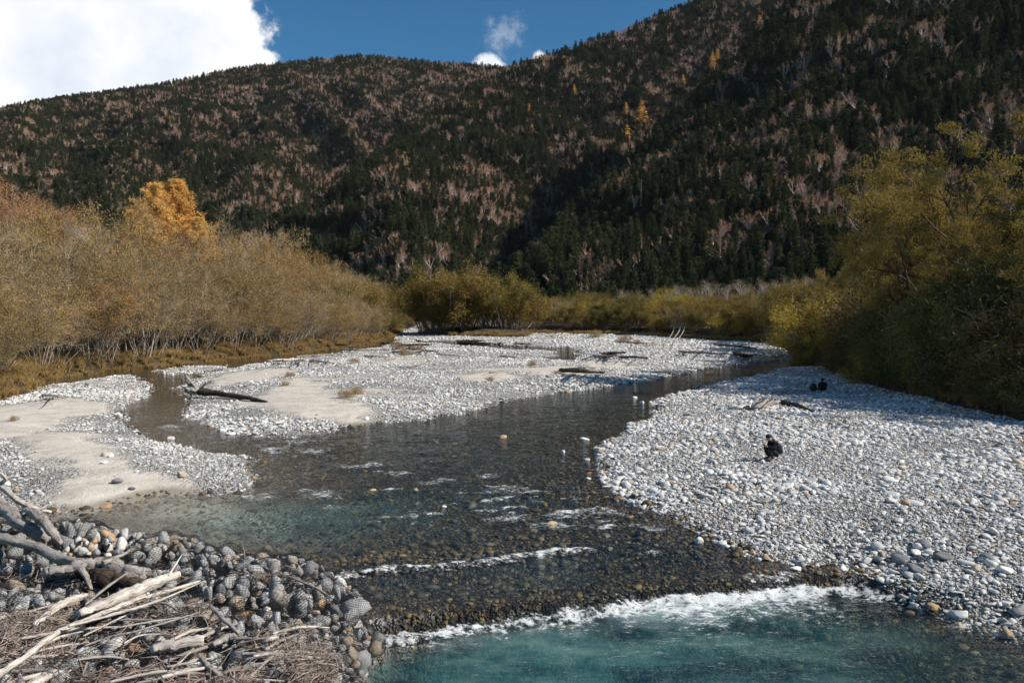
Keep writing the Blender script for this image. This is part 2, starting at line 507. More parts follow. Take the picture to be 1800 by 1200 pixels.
def water_material():
    m, t, out = mat('river_water')
    pos = t.n('ShaderNodeNewGeometry').outputs['Position']
    dep = t.attr('depth').outputs['Fac']
    foam = t.attr('foam').outputs['Fac']
    chop = t.attr('chop').outputs['Fac']
    mp = t.n('ShaderNodeMapping', {'Vector': pos, 'Rotation': (0, 0, R(-14)), 'Scale': (1.0, 1.9, 1.0)}).outputs[0]
    r1 = t.noise(mp, 1.6, 5, 0.62)
    r2 = t.noise(mp, 6.5, 4, 0.6)
    r3 = t.noise(mp, 20.0, 3, 0.6)
    hh = t.math('ADD', t.math('MULTIPLY', r1, 0.085), t.math('MULTIPLY', r2, 0.032))
    hh = t.math('ADD', hh, t.math('MULTIPLY', r3, 0.007))
    hh = t.math('MULTIPLY', hh, chop)
    bmp = t.n('ShaderNodeBump', {'Strength': 1.0, 'Distance': 1.0, 'Height': hh})
    # the sheet is not refractive, so its underside needs the reciprocal index or it would reflect all sunlight
    bf = t.n('ShaderNodeNewGeometry').outputs['Backfacing']
    ior = t.n('ShaderNodeMapRange', {0: bf, 1: 0.0, 2: 1.0, 3: 1.33, 4: 1 / 1.33}).outputs[0]
    fr = t.n('ShaderNodeFresnel', {'IOR': ior, 'Normal': bmp.outputs[0]})
    # absorption through the water column (Beer-Lambert), red first
    k = t.n('ShaderNodeVectorMath', {0: (0.50, 0.16, 0.16)}, operation='SCALE')
    t.nt.links.new(t.math('MULTIPLY', dep, -0.95), k.inputs['Scale'])
    sx = t.n('ShaderNodeSeparateXYZ', {0: k.outputs[0]})
    ex = [t.math('EXPONENT', sx.outputs[i]) for i in range(3)]
    tr = t.n('ShaderNodeCombineColor', {0: ex[0], 1: ex[1], 2: ex[2]}).outputs[0]
    transp = t.n('ShaderNodeBsdfTransparent', {'Color': tr})
    sc = t.n('ShaderNodeBsdfDiffuse', {'Color': t.ramp(t.noise(mp, 0.50, 6, 0.62), [(0.38, (0.007, 0.042, 0.055)), (0.50, (0.028, 0.115, 0.122)), (0.64, (0.14, 0.29, 0.26))])})
    d2 = t.math('MULTIPLY', dep, dep)
    turb = t.math('MULTIPLY', t.math('SUBTRACT', 1.0, t.math('EXPONENT', t.math('MULTIPLY', d2, -0.55))), 0.84)
    body = t.n('ShaderNodeMixShader', {0: turb, 1: transp.outputs[0], 2: sc.outputs[0]})
    bub = t.attr('bubbles').outputs['Fac']
    aer = t.n('ShaderNodeBsdfDiffuse', {'Color': (0.30, 0.46, 0.46, 1)})
    body = t.n('ShaderNodeMixShader', {0: t.math('MULTIPLY', t.sstep(t.math('ADD', bub, t.math('MULTIPLY', t.math('SUBTRACT', r1, 0.5), 0.8)), 0.1, 1.3), 0.7), 1: body.outputs[0], 2: aer.outputs[0]})
    gl = t.n('ShaderNodeBsdfGlossy', {'Color': (1, 1, 1, 1), 'Roughness': 0.07, 'Normal': bmp.outputs[0]})
    surf = t.n('ShaderNodeMixShader', {0: fr.outputs[0], 1: body.outputs[0], 2: gl.outputs[0]})
    # white water
    fn = t.noise(t.n('ShaderNodeMapping', {'Vector': pos, 'Rotation': (0, 0, R(-20)), 'Scale': (2.2, 3.6, 3.2)}).outputs[0], 1.5, 8, 0.75)
    fn2 = t.noise(t.n('ShaderNodeMapping', {'Vector': pos, 'Rotation': (0, 0, R(12)), 'Scale': (7.0, 13.0, 9.0)}).outputs[0], 1.3, 5, 0.7)
    fv = t.math('ADD', foam, t.math('MULTIPLY', t.math('SUBTRACT', fn, 0.5), 2.9))
    fv = t.math('ADD', fv, t.math('MULTIPLY', t.math('SUBTRACT', fn2, 0.5), 2.6))
    fv = t.math('MULTIPLY', fv, t.sstep(foam, 0.04, 0.3))
    fm = t.sstep(fv, 0.42, 1.15)
    fcol = t.ramp(fn, [(0.35, (0.62, 0.68, 0.70)), (0.6, (0.86, 0.88, 0.88))])
    fb = t.n('ShaderNodeBump', {'Strength': 0.9, 'Distance': 0.12, 'Height': fn})
    fd = t.n('ShaderNodeBsdfDiffuse', {'Color': fcol, 'Normal': fb.outputs[0]})
    fin = t.n('ShaderNodeMixShader', {0: t.math('MULTIPLY', fm, 0.93), 1: surf.outputs[0], 2: fd.outputs[0]})
    t.nt.links.new(fin.outputs[0], out.inputs[0])
    return m


def leaf_material(name, cols, var=0.25, transl=0.35):
    m, t, out = mat(name)
    oi = t.n('ShaderNodeObjectInfo')
    tc = t.n('ShaderNodeTexCoord').outputs['Object']
    n = t.noise(tc, 0.7, 4, 0.65)
    f = t.math('ADD', t.math('MULTIPLY', oi.outputs['Random'], 0.72), t.math('MULTIPLY', t.sstep(n, 0.3, 0.7), 0.28))
    st = [(i / (len(cols) - 1), c) for i, c in enumerate(cols)]
    col = t.ramp(f, st)
    wn_ = t.n('ShaderNodeTexWhiteNoise', {'Vector': t.n('ShaderNodeVectorMath', {0: tc, 1: (5.0, 5.0, 5.0)}, operation='MULTIPLY').outputs[0]})
    n3 = t.noise(tc, 9.0, 2, 0.5)
    col = t.mix(1.0, col, t.ramp(n3, [(0.3, g3(1 - var)), (0.7, g3(1 + var))]), 'MULTIPLY')
    d = t.n('ShaderNodeBsdfDiffuse', {'Color': col})
    tl = t.n('ShaderNodeBsdfTranslucent', {'Color': col})
    s = t.n('ShaderNodeMixShader', {0: transl, 1: d.outputs[0], 2: tl.outputs[0]})
    t.nt.links.new(s.outputs[0], out.inputs[0])
    return m


def bark_material(name, a, b, scale=6.0, zs=0.25, spec=0.2, bump=0.03):
    m, t, out = mat(name)
    tc = t.n('ShaderNodeTexCoord').outputs['Object']
    mp = t.n('ShaderNodeMapping', {'Vector': tc, 'Scale': (1, 1, zs)}).outputs[0]
    n = t.noise(mp, scale, 6, 0.65)
    col = t.ramp(n, [(0.3, a), (0.68, b)])
    bm = t.n('ShaderNodeBump', {'Strength': 0.8, 'Distance': bump, 'Height': n})
    p = t.n('ShaderNodeBsdfPrincipled', {'Base Color': col, 'Roughness': 0.9, 'Specular IOR Level': spec, 'Normal': bm.outputs[0]})
    t.nt.links.new(p.outputs[0], out.inputs[0])
    return m


def wood_material(name, cols, scale=34.0):
    """weathered driftwood: grain runs along generated z stored in the uv-like attribute 'along'"""
    m, t, out = mat(name)
    al = t.attr('grain').outputs['Vector']
    mp = t.n('ShaderNodeMapping', {'Vector': al, 'Scale': (1.0, 1.0, 0.16)}).outputs[0]
    n = t.noise(mp, scale, 6, 0.7)
    n2 = t.noise(al, 3.3, 4, 0.6)
    oi = t.n('ShaderNodeObjectInfo').outputs['Random']
    f = t.math('ADD', t.math('MULTIPLY', n, 0.65), t.math('MULTIPLY', n2, 0.35))
    col = t.ramp(f, [(0.38, cols[0]), (0.47, cols[1]), (0.60, cols[2])])
    bm = t.n('ShaderNodeBump', {'Strength': 1.0, 'Distance': 0.03, 'Height': n})
    p = t.n('ShaderNodeBsdfPrincipled', {'Base Color': col, 'Roughness': 0.85, 'Specular IOR Level': 0.2, 'Normal': bm.outputs[0]})
    t.nt.links.new(p.outputs[0], out.inputs[0])
    return m


def plain(name, col, rough=0.8, var=0.2, scale=8.0):
    m, t, out = mat(name)
    tc = t.n('ShaderNodeTexCoord').outputs['Object']
    n = t.noise(tc, scale, 4, 0.6)
    c = t.ramp(n, [(0.3, tuple(x * (1 - var) for x in col)), (0.7, tuple(x * (1 + var) for x in col))])
    p = t.n('ShaderNodeBsdfPrincipled', {'Base Color': c, 'Roughness': rough, 'Specular IOR Level': 0.25})
    t.nt.links.new(p.outputs[0], out.inputs[0])
    return m


M_GROUND = ground_material()
M_WATER = water_material()
M_CONIFER = leaf_material('conifer_needles', [(0.026, 0.034, 0.019), (0.040, 0.050, 0.025), (0.055, 0.065, 0.030), (0.090, 0.096, 0.040)], 0.35, 0.15)
M_BIRCH = leaf_material('bare_birch_twigs', [(0.32, 0.185, 0.125), (0.44, 0.28, 0.20), (0.40, 0.21, 0.12), (0.54, 0.39, 0.30)], 0.2, 0.1)
M_BIRCHW = bark_material('birch_bark', (0.50, 0.42, 0.38), (0.75, 0.68, 0.63), 3.0)
M_LARCH = leaf_material('golden_larch_needles', [(0.62, 0.36, 0.11), (0.74, 0.46, 0.16), (0.66, 0.43, 0.13)], 0.25, 0.3)
M_THICK = leaf_material('ochre_willow_leaves', [(0.44, 0.19, 0.07), (0.36, 0.22, 0.07), (0.44, 0.30, 0.12), (0.17, 0.14, 0.05), (0.40, 0.27, 0.09), (0.22, 0.20, 0.06), (0.50, 0.36, 0.18), (0.32, 0.17, 0.08)], 0.35, 0.35)
M_OLIVE = leaf_material('olive_willow_leaves', [(0.19, 0.13, 0.038), (0.24, 0.165, 0.048), (0.14, 0.125, 0.035), (0.30, 0.21, 0.068)], 0.35, 0.2)
M_BIGW = leaf_material('big_willow_leaves', [(0.21, 0.15, 0.042), (0.32, 0.225, 0.060), (0.19, 0.18, 0.048)], 0.35, 0.35)
M_YELLOW = leaf_material('yellow_green_leaves', [(0.27, 0.25, 0.035), (0.38, 0.29, 0.05), (0.33, 0.24, 0.045)], 0.3, 0.4)
M_GREEN = leaf_material('green_shrub_leaves', [(0.10, 0.13, 0.04), (0.14, 0.15, 0.05), (0.18, 0.18, 0.065)], 0.3, 0.35)
M_RUST = leaf_material('rust_leaves', [(0.36, 0.17, 0.07), (0.42, 0.22, 0.10), (0.30, 0.16, 0.08)], 0.3, 0.3)
M_GRASS = leaf_material('bank_grass', [(0.34, 0.19, 0.09), (0.42, 0.29, 0.13), (0.32, 0.24, 0.09), (0.40, 0.21, 0.10)], 0.35, 0.3)
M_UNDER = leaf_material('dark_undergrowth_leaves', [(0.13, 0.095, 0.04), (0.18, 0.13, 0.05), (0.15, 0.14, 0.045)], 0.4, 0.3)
M_BARK = bark_material('grey_bark', (0.16, 0.13, 0.105), (0.40, 0.35, 0.29), 5.0)
M_DARKBARK = bark_material('dark_bark', (0.045, 0.034, 0.026), (0.15, 0.115, 0.085), 5.0)
M_PALEBARK = bark_material('pale_bark', (0.33, 0.29, 0.25), (0.62, 0.57, 0.51), 4.0)
M_TWIG = leaf_material('grey_twigs', [(0.25, 0.175, 0.11), (0.34, 0.26, 0.185)], 0.2, 0.05)
M_DRIFT = wood_material('bleached_driftwood', [(0.16, 0.125, 0.10), (0.50, 0.44, 0.38), (0.74, 0.69, 0.62)])
M_DRIFTG = wood_material('grey_driftwood', [(0.08, 0.068, 0.06), (0.28, 0.245, 0.22), (0.44, 0.40, 0.365)])
M_DRIFTD = wood_material('dark_wet_driftwood', [(0.012, 0.010, 0.009), (0.045, 0.035, 0.028), (0.12, 0.09, 0.065)])
M_NET = plain('black_netting', (0.012, 0.012, 0.013), 0.6, 0.1)
M_DEBRIS = leaf_material('driftwood_twigs', [(0.18, 0.14, 0.115), (0.44, 0.37, 0.32), (0.68, 0.62, 0.55)], 0.35, 0.0)

# ------------------------------------------------------------------ ground sheet
def grid(ss_, ys):
    S, Y = np.meshgrid(ss_, ys)
    n, m_ = len(ys), len(ss_)
    idx = np.arange(n * m_).reshape(n, m_)
    F = np.stack([idx[:-1, :-1], idx[:-1, 1:], idx[1:, 1:], idx[1:, :-1]], -1).reshape(-1, 4)
    return S, Y, F


ys = np.exp(np.linspace(math.log(4.0), math.log(470.0), 600))
sc_ = np.concatenate([np.linspace(-2.2, -0.8, 60)[:-1], np.linspace(-0.8, 0.8, 430), np.linspace(0.8, 2.2, 60)[1:]])
S, Y, F = grid(sc_, ys)
X = S * Y
h, sd, sb, sj, wz = ground_all(X, Y)
sand = np.zeros_like(X)
for p in SANDS:
    s_ = sdf(p, X, Y) + 0.5 + 0.7 * fbm(X * 0.6, Y * 0.6, 31, 5) * np.clip(Y / 25, 0.6, 3)
    sand = np.maximum(sand, ss(s_ + 0.35 * fbm(X * 2.5, Y * 2.5, 35, 3), -0.7, 0.7))
sandn = fbm(X * 0.09, Y * 0.22, 33)
sand = np.maximum(sand, ss(sandn, 0.28, 0.5) * ((sd > 2) & (Y > 45)) * 0.9)
soil = np.maximum(ss(sb, -1.4, -0.4), 0)
soil = np.maximum(soil, ss(sj, 0.2, 1.0) * 0.9)
bedm = ss(wz + 0.01 - h, -0.01, 0.05)
damp = ss(0.10 - (h - wz), 0.0, 0.10)
gx, gy = G(330, 885)
pale = ss(w2t(X, Y), 0.2, 1.2) * 0.7 * ss(X, 6.5, 2.5)
sand = np.maximum(sand, 0.95 * np.exp(-(((X - gx) / 2.6) ** 2 + ((Y - gy) / 1.3) ** 2)))
gx, gy = G(480, 905)
pale = np.maximum(pale, 0.8 * np.exp(-(((X - gx) / 3.2) ** 2 + ((Y - gy) / 2.4) ** 2)))
me = mesh_np('ground', np.stack([X, Y, h], -1).reshape(-1, 3), F, M_GROUND, smooth=True)
for nm, a in (('sand', sand), ('soil', soil), ('bed', bedm), ('damp', damp), ('pale', pale)):
    fattr(me, nm, a)
tag(obj('ground', me), kind='structure')

# ------------------------------------------------------------------ water sheet
ys = np.concatenate([np.exp(np.linspace(math.log(5.0), math.log(62.0), 620)), np.exp(np.linspace(math.log(62.0), math.log(250.0), 120))[1:]])
sc_ = np.linspace(-1.0, 1.0, 500)
S, Y, F = grid(sc_, ys)
X = S * Y
h, sd, sb, sj, wz = ground_all(X, Y)
t1, t2 = w1t(X, Y), w2t(X, Y)
foam = np.zeros_like(X)
ux, vx = PX(X, Y, wz)
# white water below the lower sill: narrow on the jetty side, broad towards the gravel bank
f1 = np.interp(X, [-3, -2.2, 0, 2.0, 4.0, 6.0, 7.2, 9], [0, 0.75, 0.72, 0.9, 1.3, 1.4, 0.85, 0.1])
strk = fbm(X * 2.0 + 0.3 * Y, Y * 0.6, 46, 4)
e2 = ss(t2 + 0.08 * strk, 0.12, 0.36) * np.exp(-np.clip(t2 - 0.36, 0, None) / np.clip(0.13 + 0.36 * f1 * f1 * (1 + 1.6 * strk), 0.06, None)) * np.clip(f1, 0, 1.1) * (ss(ux, 600, 690))
foam = np.maximum(foam, 1.12 * e2)
# upper sill
fade = ss(X, _w1[0][0] - 0.8, _w1[0][0] + 0.2) * ss(X, _w1[1][0] + 0.8, _w1[1][0] - 0.4)
e1 = ss(t1, 0.0, 0.2) * np.exp(-np.clip(t1 - 0.22, 0, None) / 0.22) * fade * (0.75 + 0.35 * vn(X * 0.9, X * 0, 44))
foam = np.maximum(foam, 1.05 * e1)
RAP = [(895, 912, 45, 6), (975, 925, 50, 7), (1050, 900, 45, 7), (1060, 925, 30, 5), (860, 836, 28, 4), (885, 858, 40, 4), (570, 868, 35, 7),
       (455, 872, 45, 6), (640, 820, 60, 4), (550, 790, 35, 7), (520, 775, 30, 5), (455, 768, 20, 4), (480, 790, 25, 5), (930, 862, 50, 4),
       (1140, 930, 35, 8), (1145, 971, 16, 4), (1685, 1100, 26, 12), (1480, 1035, 38, 12), (1350, 1012, 60, 10), (395, 745, 35, 5),
       (300, 750, 25, 4), (700, 832, 40, 3), (990, 905, 40, 4), (780, 845, 40, 3), (1010, 880, 30, 3), (1180, 640, 18, 2), (540, 862, 30, 4),
       (590, 890, 14, 4), (690, 860, 30, 3), (340, 738, 22, 4), (1240, 655, 20, 1.5), (735, 905, 30, 3)]
for (u, v, ru, rv) in RAP:
    foam = np.maximum(foam, 0.60 * np.exp(-(((ux - u + 14 * fbm(X * 1.3, Y * 1.3, 75, 2)) / (ru * 1.1)) ** 2 + ((vx - v + 7 * fbm(X * 1.1, Y * 1.1, 76, 3)) / (rv * 1.1)) ** 2)))
rap = np.exp(-(((ux - 900) / 330) ** 2 + ((vx - 890) / 45) ** 2))
foam = np.maximum(foam, rap * ss(fbm(X * 1.5, Y * 3.0, 71), 0.05, 0.55) * 0.80)
rap2 = np.exp(-(((ux - 480) / 120) ** 2 + ((vx - 785) / 25) ** 2))
foam = np.maximum(foam, rap2 * ss(fbm(X * 0.9, Y * 2.0, 72), 0.15, 0.5) * 0.6)
rapid = np.clip(rap * 1.2 + rap2 + np.exp(-((t2 - 0.6) / 1.5) ** 2) * 0.7, 0, 1)
amp = 0.008 + 0.045 * rapid
zz = wz + amp * fbm(X * 1.7, Y * 2.8, 51, 3) + 0.09 * foam * (0.5 + fbm(X * 4, Y * 5, 52, 3)) + 0.02 * rapid * vn(X * 5, Y * 9, 53)
chop = np.clip(0.46 + 0.8 * rapid + 0.35 * ss(t2, 0.3, 1.0), 0, 1.4) * (0.75 + 0.35 * fbm(X * 0.15, Y * 0.3, 55))
far = ss(Y, 55, 110)
chop = chop * (1 - 0.45 * far)
dep = np.clip(wz - h, 0, None)
ok = ((h < wz + 0.12) & (sj < 1.5)).ravel()
Fk = F[ok[F].any(axis=1)]
used = np.unique(Fk)
mp_ = -np.ones(X.size, dtype=np.int64); mp_[used] = np.arange(len(used))
V = np.stack([X, Y, zz], -1).reshape(-1, 3)[used]
me = mesh_np('river_water', V, mp_[Fk], M_WATER, smooth=True)
bub = ss(t2, 0.2, 0.7) * np.exp(-np.clip(t2 - 0.6, 0, None) / 1.3) * np.clip(f1, 0, 1) * ss(ux, 640, 800) * (0.65 + 0.5 * fbm(X * 0.9, Y * 0.7, 47, 4)) * ss(X, 7.2, 4.8)
for nm, a in (('depth', dep), ('foam', foam), ('chop', chop), ('bubbles', np.clip(bub, 0, 1))):
    fattr(me, nm, a.ravel()[used])
tag(obj('river_water', me), kind='structure')

# ------------------------------------------------------------------ mountains
def ip(u, pts):
    return np.interp(u, [p[0] for p in pts], [p[1] for p in pts])


us = np.linspace(-700, 2900, 420)
ysm = np.exp(np.linspace(math.log(300), math.log(2700), 330))
U, Ym, Fm = grid(us, ysm)
Xm = (U - 900) / FPX * Ym


def crest_z(v, y):
    a = 600.0 - v
    return H + (a * _cp - FPX * _sp) / (a * _sp + FPX * _cp) * y


def layer(vc, yc, yb, p, seed, amp, rot, back=0.75):
    v = ip(U, vc); yc_ = ip(U, yc); yb_ = ip(U, yb)
    zc = crest_z(v, yc_)
    t = (Ym - yb_) / (yc_ - yb_)
    tt = np.clip(t, 0, 1)
    z = zc * (tt ** p)
    z = np.where(t > 1, zc - back * (Ym - yc_), z)
    z = np.where(t < 0, -25 * np.clip(-t, 0, 1) - 2, z)
    c, s = math.cos(rot), math.sin(rot)
    a = (Xm * c + Ym * s); b = (-Xm * s + Ym * c)
    r = 1 - np.abs(vn(a / 120, b / 420, seed)) * 2
    r2 = 1 - np.abs(vn(a / 55, b / 190, seed + 1)) * 2
    env = np.clip(4 * tt * (1 - tt), 0, 1) * ss(tt, 0, 0.15)
    z = z + env * amp * (r * 0.7 + r2 * 0.42) + (tt > 0.02) * 2.5 * vn(Xm / 14, Ym / 14, seed + 3)
    return z


L1 = layer([(-700, 330), (-300, 240), (0, 197), (100, 178), (200, 163), (300, 149), (400, 128), (490, 115), (560, 106), (640, 99), (720, 107),
            (800, 113), (900, 120), (1000, 130), (1300, 190), (2900, 300)],
           [(-700, 1500), (0, 1750), (640, 2100), (1200, 2200), (2900, 2300)],
           [(-700, 430), (0, 520), (430, 700), (900, 1100), (2900, 1400)], 1.10, 3, 48, 0.5)
L2 = layer([(-700, 640), (250, 560), (330, 500), (430, 425), (520, 375), (600, 330), (700, 250), (800, 178), (900, 121), (960, 100), (1000, 88), (1100, 54),
            (1210, 4), (1300, -40), (1500, -120), (2900, -300)],
           [(-700, 700), (330, 640), (430, 720), (600, 860), (900, 1330), (1210, 1500), (2900, 1700)],
           [(-700, 600), (330, 560), (600, 470), (700, 430), (900, 600), (1300, 1000), (2900, 1050)], 1.05, 13, 44, 0.75)
L3 = layer([(-700, 800), (800, 640), (880, 530), (930, 465), (1000, 385), (1060, 330), (1120, 280), (1180, 222), (1240, 160), (1300, 105), (1350, 42), (1390, -8),
            (1450, -60), (1600, -150), (1900, -260), (2900, -300)],
           [(-700, 500), (880, 470), (1000, 560), (1120, 650), (1240, 740), (1390, 850), (1600, 930), (2900, 1000)],
           [(-700, 460), (880, 400), (1000, 370), (1390, 345), (1800, 330), (2900, 320)], 1.02, 23, 24, 0.6, 2.0)
Zm = np.maximum(np.maximum(L1, L2), L3)
print('mountain z', Zm.min(), Zm.max(), Xm.min(), Xm.max())
which = np.argmax(np.stack([L1, L2, L3]), 0)


def hill_material():
    m, t, out = mat('forest_floor')
    pos = t.n('ShaderNodeNewGeometry').outputs['Position']
    n = t.noise(pos, 0.05, 8, 0.7)
    col = t.ramp(n, [(0.3, (0.022, 0.017, 0.012)), (0.6, (0.05, 0.036, 0.024)), (0.75, (0.08, 0.055, 0.038))])
    p = t.n('ShaderNodeBsdfDiffuse', {'Color': col})
    t.nt.links.new(p.outputs[0], out.inputs[0])
    return m


me = mesh_np('mountain', np.stack([Xm, Ym, Zm], -1).reshape(-1, 3), Fm, hill_material(), smooth=True)
tag(obj('mountain', me), kind='structure')

# ------------------------------------------------------------------ plant generators
def perp(d):
    a = np.array([0, 0, 1.0]) if abs(d[2]) < 0.9 else np.array([1.0, 0, 0])
    e1 = np.cross(d, a); e1 /= np.linalg.norm(e1) + 1e-9
    return e1, np.cross(d, e1)


def tubes(polys, sides=4, grain=None, flute=0.0):
    Vs, Fs = [], []
    base = 0
    ang = np.arange(sides) / sides * 2 * np.pi
    ca, sa = np.cos(ang)[None, :, None], np.sin(ang)[None, :, None]
    for P, r in polys:
        n = len(P)
        d = np.gradient(P, axis=0)
        d /= np.linalg.norm(d, axis=1, keepdims=True) + 1e-9
        e1, e2 = perp(d[0])
        E1 = e1[None] - d * (d @ e1)[:, None]
        E1 /= np.linalg.norm(E1, axis=1, keepdims=True) + 1e-9
        E2 = np.cross(d, E1)
        rm = np.repeat(r[:, None], sides, 1)
        if flute:
            q_ = np.arange(n)[:, None] * 0.12
            rm = rm * (1 + flute * (np.sin(ang[None] * 3 + q_ * 1.3 + n) * 0.6 + np.sin(ang[None] * 5 - q_ * 2 + n * 2) * 0.5 + vn(ang[None] * 2.2 + q_ * 0, q_ * 5 + n, 8) * 0.7))
        ring = P[:, None, :] + (E1[:, None, :] * ca + E2[:, None, :] * sa) * rm[:, :, None]
        Vs.append(ring.reshape(-1, 3))
        i = np.arange(n - 1)[:, None] * sides + base
        j = np.arange(sides)[None, :]
        j2 = (j + 1) % sides
        Fs.append(np.stack([i + j, i + j2, i + sides + j2, i + sides + j], -1).reshape(-1, 4))
        if grain is not None:
            L = np.concatenate([[0], np.cumsum(np.linalg.norm(np.diff(P, axis=0), axis=1))])
            gx_ = np.cos(ang)[None, :] * r[:, None]; gy_ = np.sin(ang)[None, :] * r[:, None]
            grain.append(np.stack([gx_, gy_, np.repeat(L[:, None], sides, 1)], -1).reshape(-1, 3) + len(grain) * 3.7)
        base += n * sides
    return np.concatenate(Vs), np.concatenate(Fs)


def leaf_tris(C, D, ln, wd, rng):
    """C centres, D directions (unit-ish); one triangle each"""
    n = len(C)
    D = D / (np.linalg.norm(D, axis=1, keepdims=True) + 1e-9)
    q = rng.normal(size=(n, 3))
    s = np.cross(D, q); s /= np.linalg.norm(s, axis=1, keepdims=True) + 1e-9
    l = ln * rng.uniform(0.6, 1.3, (n, 1)); w_ = wd * rng.uniform(0.6, 1.3, (n, 1))
    V = np.stack([C - s * w_ * 0.5 - D * l * 0.4, C + s * w_ * 0.5 - D * l * 0.3, C + D * l * 0.6], 1).reshape(-1, 3)
    F = np.arange(3 * n).reshape(-1, 3)
    return V, F


def combine(parts):
    """parts: list of (V,F,mi)"""
    Vs, Fs, ms = [], [], []
    b = 0
    for V, F, m_ in parts:
        Vs.append(V); Fs.append(F + b); ms.append(m_); b += len(V)
    return np.concatenate(Vs), Fs, ms


def skeleton(rng, stems, levels, trop, curl, min_h=0.25):
    """stems: list of (p, d, L, r).  levels: list of dicts(n, len, ang, seg). returns polys per level, tips"""
    polys = [[] for _ in range(len(levels) + 1)]
    tips = []

    def br(p, d, L, r, lv):
        n = 7 if lv == 0 else (5 if lv == 1 else 4)
        P = [p]; D = [d]
        for i in range(n):
            d = d + rng.normal(size=3) * curl[min(lv, len(curl) - 1)] + np.array([0, 0, trop[min(lv, len(trop) - 1)]])
            d = d / np.linalg.norm(d)
            p = p + d * L / n
            P.append(p); D.append(d)
        P = np.array(P)
        rr = r * (1 - 0.72 * np.linspace(0, 1, n + 1)) if lv < len(levels) else r * (1 - 0.9 * np.linspace(0, 1, n + 1))
        polys[lv].append((P, rr))
        if lv >= len(levels):
            tips.append((P[-1], D[-1])); tips.append((P[len(P) // 2], D[-1]))
            return
        q = levels[lv]
        k = q['n'] if isinstance(q['n'], int) else rng.integers(q['n'][0], q['n'][1] + 1)
        t0 = q.get('t0', min_h)
        for j in range(k):
            t = t0 + (1 - t0) * (j + rng.uniform(0.1, 0.9)) / k
            f = t * n; i = min(int(f), n - 1); fr = f - i
            bp = P[i] * (1 - fr) + P[i + 1] * fr
            dd = D[i]
            e1, e2 = perp(dd)
            a = rng.uniform(0, 2 * np.pi)
            an = math.radians(rng.uniform(*q['ang']))
            nd = dd * math.cos(an) + (e1 * math.cos(a) + e2 * math.sin(a)) * math.sin(an)
            if q.get('flat'): nd[2] *= q['flat']; nd /= np.linalg.norm(nd)
            br(bp, nd, L * rng.uniform(*q['len']) * (1.15 - 0.55 * t), r * (1 - 0.72 * t) * 0.62, lv + 1)

    for p, d, L, r in stems:
        br(np.array(p, float), np.array(d, float) / np.linalg.norm(d), L, r, 0)
    return polys, tips


def parts_from(polys, sides):
    out = []
    for lv, pl in enumerate(polys):
        if pl:
            out.append(tubes(pl, sides[min(lv, len(sides) - 1)]))
    V = []; F = []; b = 0
    for v, f in out:
        V.append(v); F.append(f + b); b += len(v)
    return np.concatenate(V), np.concatenate(F)


def make_tree_meshes(name, rng, stems, levels, trop, curl, sides, nleaf, spread, lsize, droop, wood, leaf, twig=None, ntwig=2, twl=0.8, zsq=1.0, min_h=0.25):
    polys, tips = skeleton(rng, stems, levels, trop, curl, min_h)
    V, F = parts_from(polys, sides)
    tw = mesh_np(name + '_wood', V, F, [wood], smooth=True)
    T = np.array([t[0] for t in tips]); D = np.array([t[1] for t in tips])
    parts = []
    if ntwig:
        C = np.repeat(T, ntwig, 0); DD = np.repeat(D, ntwig, 0) + rng.normal(size=(len(C), 3)) * 0.55
        DD[:, 2] += 0.15
        C = C + rng.normal(size=C.shape) * 0.1
        v, f = leaf_tris(C + DD * twl * 0.3, DD, twl, 0.028, rng)
        parts.append((v, f, 1))
    if nleaf:
        C = np.repeat(T, nleaf, 0)
        o = rng.normal(size=C.shape) * np.array([spread, spread, spread * zsq])
        C = C + o
        DD = rng.normal(size=C.shape) + np.repeat(D, nleaf, 0) * 0.9
        DD[:, 2] -= droop
        C[:, 2] = np.maximum(C[:, 2], 0.15)
        v, f = leaf_tris(C, DD, lsize[0], lsize[1], rng)
        parts.append((v, f, 0))
    V, Fs, ms = combine(parts)
    cr = mesh_np(name + '_crown', V, Fs, [leaf, twig or wood], ms)
    return tw, cr


def multi_stems(rng, n, L, r, lean, base=0.6):
    out = []
    for i in range(n):
        a = i / n * 2 * np.pi + rng.uniform(-0.4, 0.4)
        ln = math.radians(rng.uniform(*lean))
        d = (math.cos(a) * math.sin(ln), math.sin(a) * math.sin(ln), math.cos(ln))
        out.append(((math.cos(a) * base * rng.uniform(0.2, 1), math.sin(a) * base * rng.uniform(0.2, 1), -0.2), d, L * rng.uniform(0.75, 1.1), r * rng.uniform(0.6, 1.1)))
    return out


def rs(i):
    return np.random.default_rng(i)


# thicket willows (left bank): upright, many stems, ~10 m
THICK = []
for i in range(6):
    rng = rs(100 + i)
    st = multi_stems(rng, 8, 8.6, 0.085, (4, 30), 1.1)
    THICK.append(make_tree_meshes('thicket_willow', rng, st,
                                  [dict(n=(6, 8), len=(0.38, 0.6), ang=(18, 50)), dict(n=(3, 5), len=(0.4, 0.6), ang=(20, 55))],
                                  (0.02, 0.05, 0.03), (0.09, 0.14, 0.2), (5, 3, 3), (24, 9, 18, 5, 26, 13)[i], 0.26, (0.20, 0.068), 0.1, M_BARK,
                                  M_THICK, M_TWIG, 4, 1.0))
